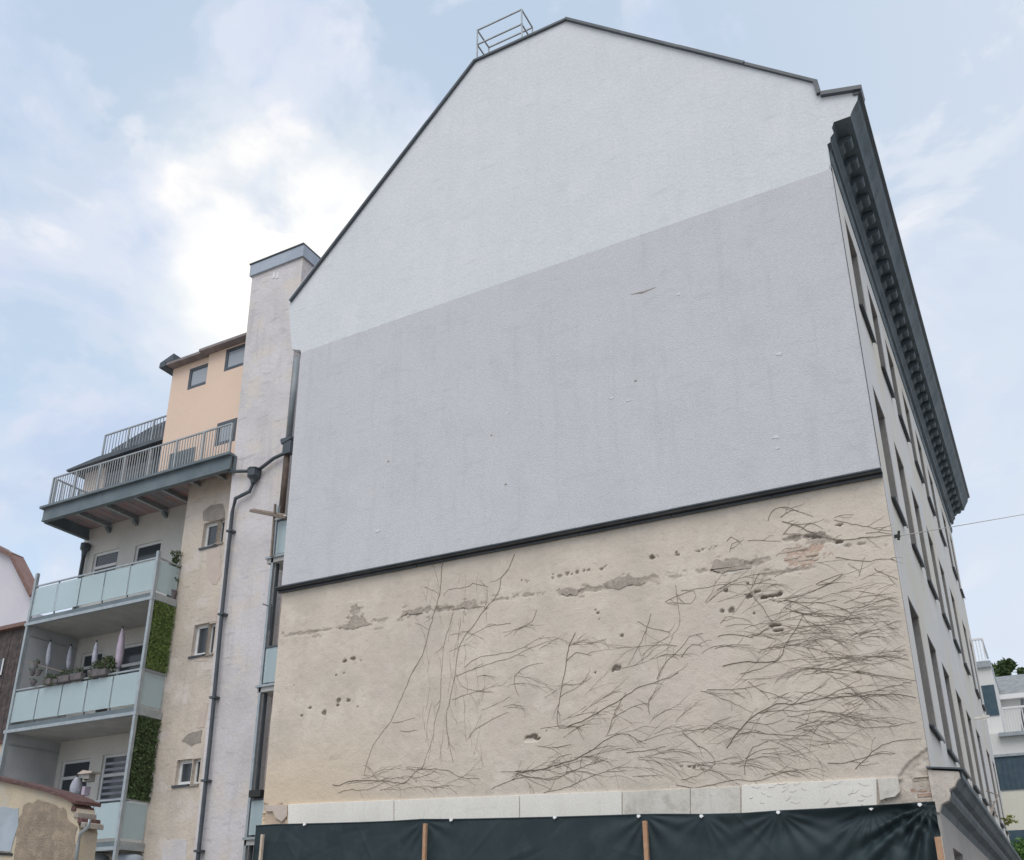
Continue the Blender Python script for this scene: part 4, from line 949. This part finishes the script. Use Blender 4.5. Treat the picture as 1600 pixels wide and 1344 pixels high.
MB().prism([(q0.x, yT, q0.z), (q0.x, yT+1.1, q0.z-.1), (q0.x, yT+1.1, 0), (q0.x, yT, 0)], (.01, 0, 0)).build('tarpaulin_return', M_tarp, fence)
MB().tube([Vector((q.x, yT-.0, q.z+.005)) for q in tw], .014, 6).build('top_rope', M_tarp, fence)
for (px, py, mt, w) in ((411, 1304, M_paleboard, .05), (665, 1287, M_wood, .06), (1008, 1283, M_wood, .07), (1465, 1308, M_wood, .08)):
    q = P(px, py, yT-.1); MB().box(q.x-w/2, q.x+w/2, yT-.14, yT-.08, 0, q.z).build('post', mt, fence)
for (px, py) in ((867, 1277), (998, 1275), (1096, 1275), (1216, 1269), (1361, 1263), (1437, 1257), (705, 1281), (476, 1288)):
    q = P(px, py, yT-.03)
    vs = []; 
    mb = MB(); mb.prism([(q.x-.03, yT-.05, q.z-.01), (q.x+.0, yT-.06, q.z-.035), (q.x+.035, yT-.05, q.z-.01), (q.x+.02, yT-.05, q.z+.02), (q.x-.02, yT-.05, q.z+.02)], (0, .03, 0)).build('clip', M_plast, fence)

# ------------------------------------------------------------------ dead creeper on the gable
SA = lambda x, y: (400+x/2.666, 840+y/2.666)
SB = lambda x, y: (800+x/2.4242, 760+y/2.4242)
SC = lambda x, y: (1060+x/4, 760+y/4)
TR = {
 'A': "775,105 768,180 762,240 735,330 715,400 690,490 650,560 620,630 590,700 560,765 510,830 475,890 455,950 450,990|735,110 750,160 765,215|965,205 900,190 880,205 800,215 780,245|1075,70 1050,130 1020,165 1010,220 985,260 950,300 900,370 860,420 840,470 828,560 815,640 800,700 790,760 800,850 820,940|850,330 845,400 835,470|830,575 900,550 980,520 1060,500 1140,460 1250,420|870,540 920,500 1000,485 1080,470 1200,405|835,570 850,610 900,635 990,645|815,675 870,655 930,640 980,640|770,590 765,680 745,760 730,850 710,900 690,960|730,690 715,760 705,850|315,1030 345,1035 380,1018 470,1010 540,1015 620,1020 670,970 780,965 840,995 930,1005|340,1060 400,1050 460,1050 530,1020|820,310 800,380 780,450 775,520 770,590|660,355 700,370 720,385|1060,355 980,365 920,390 870,430|1165,300 1150,345 1085,385 1075,405|1090,655 1072,600 1090,560 1140,530 1195,522|565,770 610,765 660,750|880,840 910,800 960,770 1000,745 1050,725|980,1045 1040,1020 1100,990 1160,1000 1210,1005 1290,985 1333,965|1100,985 1160,1015 1230,1050|960,210 965,250 955,280|700,205 740,220 765,240|600,805 640,805 670,800",
 'B': "240,555 215,600 205,660 190,740 180,800 170,870 178,915 240,910 265,930|210,910 280,880 350,840 420,800 480,760 550,740 630,705|190,745 250,750 300,720|205,660 240,630 300,640|180,795 220,775 270,745|10,1080 80,1075 170,1055 230,1035 300,1000 360,955 415,935 460,950 490,965|0,1110 70,1100 150,1110 220,1080 290,1055 360,1030|120,1160 200,1140 280,1105 340,1085 430,1075|430,1005 500,1000 580,985|525,480 505,550 480,600 455,650 440,675|475,510 540,540 600,555 540,600 490,640|620,370 625,430 635,520 600,570|580,435 640,410 690,395 685,440 580,438|545,730 580,670 640,610 670,570 720,555|640,645 680,600 720,605|520,860 515,810 560,760|380,880 440,840 500,820 520,830|150,988 190,985 225,978|360,940 390,850 430,780",
 'D': "810,990 840,950 880,900 930,860 1000,825 1060,825 1130,810 1180,800 1270,795 1350,790 1450,785 1530,800|1060,825 1110,790 1160,765 1190,745|1180,800 1230,775 1290,760|715,775 790,800 860,830 910,855|740,770 830,770 900,760 960,745|645,930 700,980 740,1000 770,1050 700,1055|880,1090 885,1040 910,990 970,965|885,1030 940,1000 1010,990|1195,1050 1260,1045 1330,1030 1370,1015 1450,1010|1300,1070 1350,1020 1400,980 1470,960 1550,955|1070,915 1140,890 1230,890 1330,910 1450,905 1530,890|895,740 940,770 1000,790 1060,815|930,860 1000,850 1080,850 1150,845|890,890 960,900 1030,880|850,940 900,930 970,935 1040,940 1130,945|1100,920 1160,940 1210,960|620,1130 690,1140 760,1130 850,1110 920,1115 1000,1090 1080,1075|640,1110 700,1095 760,1060|720,930 760,900 830,870",
 'E': "800,680 880,665 1000,660 1040,590 1080,530 1100,490|860,710 940,690 1000,660|915,420 950,460 975,500 1000,530|880,410 950,420 1020,435|730,440 760,390 770,350|640,395 720,385 800,370 900,370 980,350|1040,600 1100,605 1200,630 1290,645 1400,650 1520,690|1110,690 1200,690 1300,700 1400,715 1530,735|1100,530 1180,525 1270,520 1350,515 1430,510|1030,460 1110,480 1200,480 1300,500 1390,500|780,565 840,560 900,570 930,560 990,520|790,520 810,495 870,500 910,520|770,610 830,600 900,600|1150,370 1200,350 1250,330|1030,430 1100,440 1180,440 1230,430|1060,470 1150,490 1250,490 1340,480",
 'C': "560,215 575,160 640,125 740,150 840,185|640,190 700,150 750,150|650,215 740,245 830,285 930,320 1030,330 1160,320 1335,300|655,295 760,290|660,295 700,245 780,230 860,235 905,265|970,195 1030,175 1095,175|970,210 1050,225 1150,245 1250,265 1335,275|1170,290 1250,285 1330,295|985,445 1070,455 1165,470 1240,455 1350,455|1130,560 1140,500 1165,440|1220,510 1270,540 1370,580|870,615 940,605 1025,545|300,340 330,315 390,345|320,410 330,360 370,345|605,435 660,395 680,380|700,310 780,300 850,320|770,265 800,240 830,230|430,335 520,335 640,340"}
info = {'A': ('thin dead creeper stems climbing the left half of the beige gable', SA), 'B': ('dead creeper with angular stems at the middle of the beige gable', SB), 'D': ('thick fanned dead creeper branch low on the right of the beige gable', SB), 'E': ('horizontal dead creeper stems right of centre below the scarred plaster line', SB), 'C': ('wiry dead creeper loops at the top right of the beige gable', SC)}
def smoothpath(pts, jitter=.012):
    w = [P(*p_, -.02) for p_ in pts]; o = []
    for i in range(len(w)-1):
        p0 = w[max(i-1, 0)]; p1 = w[i]; p2 = w[i+1]; p3 = w[min(i+2, len(w)-1)]
        n = max(2, int((p2-p1).length/.09))
        for k in range(n):
            t = k/n; q = .5*((2*p1)+(p2-p0)*t+(2*p0-5*p1+4*p2-p3)*t*t+(3*p1-p0-3*p2+p3)*t**3)
            o.append(Vector((q.x+random.uniform(-jitter, jitter), -.016, q.z+random.uniform(-jitter, jitter))))
    o.append(w[-1]); return o
def ysurf(x, z):
    i = min(max(int(round((x-x0_g)/st)), 0), nx-1); j = min(max(int(round((z-z0_g)/st)), 0), nz-1)
    return float(Yg[max(j-1, 0):j+2, max(i-1, 0):i+2].min())
def hug(pp, r_): return [Vector((q.x, ysurf(q.x, q.z)-r_*.7, q.z)) for q in pp]
twig = MB(); twigd = MB()
def offshoots(path, n, mb, ln=.35):
    for _ in range(n):
        i = random.randrange(1, len(path)-1); p_ = path[i]; d = (path[i+1]-path[i-1]); d.y = 0
        if d.length < 1e-6: continue
        a = math.atan2(d.z, d.x)+random.choice((-1, 1))*random.uniform(.3, .8); s = random.uniform(.4, 1)*ln; pp = [p_.copy()]
        for k in range(5):
            a += random.uniform(-.35, .35); q = pp[-1]+Vector((math.cos(a), 0, math.sin(a)))*s/5; pp.append(Vector((q.x, -.012, q.z)))
        mb.tube(hug(pp, .004), random.uniform(.003, .005), 3, .002)
for key, s in TR.items():
    lab, fn = info[key]; vn = empty('dead_creeper', (0, 0, 0), lab, 'climbing plant', 'dead creeper stems on the gable')
    strokes = [[tuple(map(float, t.split(','))) for t in st_.split()] for st_ in s.split('|')]
    base_ = None
    for j, stx in enumerate(strokes):
        pp = smoothpath([fn(*q) for q in stx])
        if base_ is None: base_ = pp[-1]; vn.location = (base_.x, 0, base_.z)
        main_s = j in ({'A': (0, 3, 11), 'B': (0, 1, 5), 'D': (0, 5), 'E': (0,), 'C': (2,)}[key])
        rr = (.0068 if key == 'A' else .0080) if main_s else random.uniform(.0042, .0062)
        MB().tube(hug(pp, rr), rr, 4, rr*.5).build('stem', M_vine if (key != 'A' or main_s) and random.random() < .8 else M_vinel, vn)
        offshoots(pp, int(len(pp)*(.10 if key == 'A' else .22)), twigd if random.random() < .4 else twig)
# tangle of fine residue in the dense right part
def in_dense(x, z):
    q = (x+13.7)/13.7
    # region: right of a line, denser to the right/lower
    lo = P(700, 1225).z
    return z > lo-.4
def strand(c_, a, ln, curve, r_, mb):
    pp = [c_]; n = 9
    for k in range(n):
        a += random.uniform(-.22, .22)+curve/n
        q = pp[-1]+Vector((math.cos(a), 0, math.sin(a)))*ln/n
        if q.x > -.05 or q.x < -13 or q.z < 3.9 or q.z > 8.9: break
        pp.append(Vector((q.x, -.014, q.z)))
    if len(pp) > 2: mb.tube(hug(pp, r_), r_, 3, r_*.4)
def fan(c_, a, ln, r_, depth):
    pp = [c_]; n = 8; bend = random.uniform(-.75, -.05) if math.cos(a) > 0 else random.uniform(0, .5)
    mb = twigd if random.random() < .3 else twig
    for k in range(n):
        a += random.uniform(-.16, .16)+bend/n
        q = pp[-1]+Vector((math.cos(a), 0, math.sin(a)))*ln/n
        if q.x > -.05 or q.x < -13.2 or q.z < 4.0 or q.z > 8.9: break
        pp.append(Vector((q.x, -.012-r_, q.z)))
        if depth and random.random() < .5: fan(pp[-1].copy(), a+random.choice((-1, 1))*random.uniform(.12, .38), ln*random.uniform(.35, .6), r_*.7, depth-1)
    if len(pp) > 2: mb.tube(hug(pp, r_), r_, 3, r_*.5)
nf = 0
while nf < 125:                     # fans sweep outwards from the trunks and trail right towards the street edge
    px = random.uniform(860, 1445) if random.random() < .6 else random.triangular(1150, 1400, 1300); py = random.uniform(900, 1205)
    if px < 1100 and py < 1000 and random.random() < .8: continue
    if px > 1230 and py > 1140 and random.random() < .75: continue
    if px < 1000 and py < 1100 and random.random() < .6: continue
    c_ = P(px, py, -.014)
    if c_.x > -.2: continue
    nf += 1
    a = random.gauss(.10, .15) if px > 1150 else random.gauss(.45, .28)
    if random.random() < .12: a = math.pi+random.gauss(0, .25)
    fan(c_, a, random.uniform(.4, 1.3), random.uniform(.0025, .0042), 1 if random.random() < .8 else 2)
for i in range(45):
    px = random.uniform(660, 760); py = random.uniform(900, 1200); strand(P(px, py, -.014), math.pi/2+random.uniform(-.3, .3), random.uniform(.3, .9), .2, .003, twig)
for i in range(30):
    px = random.uniform(780, 1200); py = 1215-abs(random.gauss(0, 30)); fan(P(px, py, -.014), random.uniform(-.1, .4), random.uniform(.4, 1), .0038, 1)
for i in range(22):
    px = random.uniform(520, 700); py = random.uniform(1195, 1238); fan(P(px, py, -.014), random.uniform(-.1, .3), random.uniform(.3, .7), .003, 1)
for i in range(14):
    px = random.uniform(700, 860); py = random.uniform(960, 1120); fan(P(px, py, -.014), random.uniform(.0, .5), random.uniform(.4, .9), .003, 1)
tg = empty('creeper_residue', (-6, 0, 4), 'fine tangle of pale dry creeper residue over the right half of gable', 'climbing plant')
o = twig.build('pale_twigs', M_vinel, tg); o['kind'] = 'stuff'; o = twigd.build('dark_twigs', M_vine, tg); o['kind'] = 'stuff'
# marks of old creeper on the big white board
for k in range(26):
    q = P(random.uniform(1165, 1350), random.uniform(1222, 1258), -.058); a = random.uniform(-1.1, .5); l_ = random.uniform(.05, .2)
    pp = [q, q+Vector((math.cos(a)*l_*.5, 0, math.sin(a)*l_*.5)), q+Vector((math.cos(a+.3)*l_, 0, math.sin(a+.3)*l_))]
    MB().tube(pp, random.uniform(.002, .0045), 3, .001).build('creeper_mark', M_vinel, main)

# ------------------------------------------------------------------ right background
mh = empty('modern_house', (4, 36, 0), 'white modern house with stepped terraces and dark blinds beyond the facade', 'house')
y1 = 34.0
def rq(a, b, y): A, B = P(*a, y), P(*b, y); return A.x, B.x, B.z, A.z
xr = P(1548, 1040, y1).x; zt_ = P(1545, 1040, y1).z
MB().box(-9, xr, y1, y1+9, 0, zt_).build('upper_block', M_modern, mh)
a, b, c_, e = rq((1510, 1036), (1549, 1041), y1-.15); MB().box(a-6, b, y1-.15, y1+9, c_, e).build('parapet_cap', M_steel, mh)
a, b, c_, e = rq((1533, 1072), (1557, 1118), y1); MB().box(a, xr-.03, y1-.04, y1-.001, c_, e).build('window', M_shutter, mh)
y2 = 33.0
sz2 = P(1570, 1145, y2).z
MB().box(-4, 16, y2, y1-.002, 0, sz2).build('lower_block', M_modern, mh)
MB().box(-4, 16, y2-.03, y2-.001, 0, P(1570, 1238, y2).z).build('lower_wall_band', M_yel2, mh)
MB().box(P(1560, 1148, y2-.3).x, 16, y2-.3, y2+1, P(1570, 1152, y2).z, P(1570, 1146, y2).z).build('terrace_slab', M_steel, mh)
a, b, c_, e = rq((1552, 1183), (1600, 1233), y2); MB().box(a, b+3, y2-.06, y2-.031, c_, e).build('blind', M_shutter, mh)
for k in range(14): MB().box(a+.05+k*.22, a+.065+k*.22, y2-.075, y2-.06, c_+.02, e-.02).build('blind_fold', M_zinc, mh)
a, b, c_, e = rq((1575, 1298), (1600, 1340), y2); MB().box(a, b+3, y2-.06, y2-.031, c_, e).build('window', M_shutter, mh)
MB().box(xr, 16, y1+5, y1+9, 0, P(1590, 1090, y1+5).z).build('rear_wing', M_modern, mh)
a = P(1562, 1092, y1+5); MB().box(a.x-.2, 16, y1+4.6, y1+5, a.z-.12, a.z+.12).build('eaves', M_plast, mh)
zt2 = P(1580, 1052, y1+8).z
MB().prism([(a.x-.2, y1+4.7, a.z+.1), (16, y1+4.7, a.z+.1), (16, y1+8.5, zt2), (a.x-.6, y1+8.5, zt2)], (0, .2, -.1)).build('pitched_roof', M_gravroof, mh)
for (pa_, pb_, yy, lab) in (((1519, 1000), (1541, 1036), y1-.05, 'white bar railing on the uppermost terrace of the modern house'), ((1566, 1107), (1640, 1145), y2-.2, 'white bar railing of the middle terrace on modern house')):
    A, B = P(*pa_, yy), P(*pb_, yy); o = empty('terrace_railing', (A.x, yy, B.z), lab, 'railing', 'terrace railings of the modern house')
    MB().bar((A.x, yy, A.z), (B.x, yy, A.z), .09).build('handrail', M_plast, o); MB().bar((A.x, yy, B.z+.1), (B.x, yy, B.z+.1), .07).build('bottom_rail', M_plast, o)
    n = int((B.x-A.x)/.11)
    for k in range(n+1): x = A.x+(B.x-A.x)*k/n; MB().box(x-.022, x+.022, yy-.02, yy+.02, B.z+.1, A.z).build('baluster', M_plast, o)
    if yy > y1-.1: 
        MB().bar((B.x, yy, A.z), (B.x, yy+4, A.z), .09).build('handrail', M_plast, o)
MB().tube([P(1597, 1092, y1+4.5), P(1599, 1150, y1+4.5)], .07, 6).build('downpipe', M_zinc, mh)
MB().box(P(1553, 1183, y2).x-.08, P(1553, 1183, y2).x, y2-.09, y2-.03, P(1555, 1234, y2).z, P(1555, 1182, y2).z).build('blind_rail', M_steel, mh)
MB().box(P(1553, 1183, y2).x-.08, 12, y2-.12, y2-.03, P(1555, 1184, y2).z, P(1555, 1180, y2).z).build('blind_box', M_steel, mh)
# trees behind
def tree(x, y, zb_, h_, w_, label, n=1500, s=.28):
    o = empty('tree', (x, y, 0), label, 'tree', 'trees behind the modern house')
    MB().tube([(x, y, 0), (x+.2, y, h_*.4), (x-.1, y, h_*.75)], .3, 8, .1).build('trunk', M_trunk, o)
    for k in range(6):
        a = k*1.05; MB().tube([(x, y, h_*.5), (x+math.cos(a)*w_*.5, y+math.sin(a)*w_*.5, h_*.8)], .09, 5, .03).build('limb', M_trunk, o)
    vs, fs = [], []
    for k in range(14):
        a = random.uniform(0, 6.28); rr = random.uniform(0, w_*.7); c_ = Vector((x+rr*math.cos(a), y+rr*math.sin(a), h_*random.uniform(.6, .93)))
        leafy(vs, fs, c_, w_*.35, w_*.3, n//14, s)
    MB().add(vs, fs).build('crown', M_leaf, o)['kind'] = 'stuff'
for i, (px, py, yy, w_, lab) in enumerate(((1562, 1037, 62, 1.7, 'small dark tree crown showing just above the grey roof'), (1590, 1043, 66, 1.6, 'rounded tree behind the grey roof at the right photo edge'), (1577, 1048, 72, 1.6, 'lowest tree top between the two rounded crowns'))):
    q = P(px, py, yy); tree(q.x, yy, 0, q.z/.93, w_, lab)
q = P(1600, 1316, 28); o = empty('street_bush', (q.x+.4, 28, 0), 'bright green bush at the foot of the modern house', 'bush')
MB().tube([(q.x+.4, 28, 0), (q.x+.4, 28, q.z-.5)], .12, 6, .05).build('trunk', M_trunk, o)
vs, fs = [], []
for k in range(10): leafy(vs, fs, Vector((q.x+.3+random.uniform(-.5, 1.2), 28+random.uniform(-.6, .6), q.z-.6+random.uniform(-.9, .45))), .45, .4, 220, .10)
MB().add(vs, fs).build('crown', mat('bright_leaf', (.10, .20, .05), (.16, .28, .08), scale=2, bump=0), o)['kind'] = 'stuff'

# ------------------------------------------------------------------ cables and wall hooks
A = PX(1402, 838, .05); hk = empty('cable_hook', A, 'short dark hook with cable on the near facade edge', 'hook')
MB().bar((0.0, A.y, A.z), (.10, A.y, A.z+.01), .05).build('anchor', M_blk, hk); MB().bar((.06, A.y, A.z-.07), (.09, A.y, A.z+.09), .04).build('plate', M_blk, hk)
q = ray(1640, 797); t = 24/ q.length; E_ = CAM+q*2.0*12
cb = [Vector((.1, A.y, A.z)).lerp(E_, k/24)-Vector((0, 0, .35*math.sin(math.pi*k/24)*0)) for k in range(25)]
o = MB().tube(cb, .008, 5).build('overhead_cable', mat('pale_cable', (.45, .43, .40), bump=0), None); tag(o, 'thin overhead cable running right from the facade into the sky', 'cable')
hk2 = empty('street_lamp_anchor', PX(1529, 1122, .1), 'small pale bracket fixed high on the far end of the facade', 'bracket')
q = PX(1529, 1122, .15); MB().bar((.04, q.y, q.z), (.45, q.y, q.z+.02), .07).build('arm', M_panelw, hk2); MB().bar((.3, q.y, q.z-.1), (.3, q.y, q.z+.1), .05).build('plate', M_panelw, hk2)
# bare creeper shoots poking out of the facade
bs = empty('dead_branch', PX(1552, 1260, .1), 'dry leafless branch growing out from the facade above the ledge', 'branch')
for pts in ([(1545, 1282), (1550, 1262), (1558, 1246), (1561, 1242)], [(1542, 1236), (1552, 1240), (1562, 1243)], [(1548, 1276), (1554, 1254), (1546, 1250)], [(1553, 1262), (1556, 1270), (1551, 1284)]):
    MB().tube([PX(*p_, .35) for p_ in pts], .02, 5, .01).build('twig', M_vinel, bs)
vs, fs = [], []
for (px, py) in ((1573, 1280), (1580, 1276), (1585, 1283), (1577, 1286)): leafy(vs, fs, PX(px, py, .5), .12, .05, 14, .07)
o = MB().add(vs, fs).build('leaf_spray', mat('yellow_leaf', (.28, .26, .08), (.2, .22, .06), bump=0), bs); o['kind'] = 'stuff'
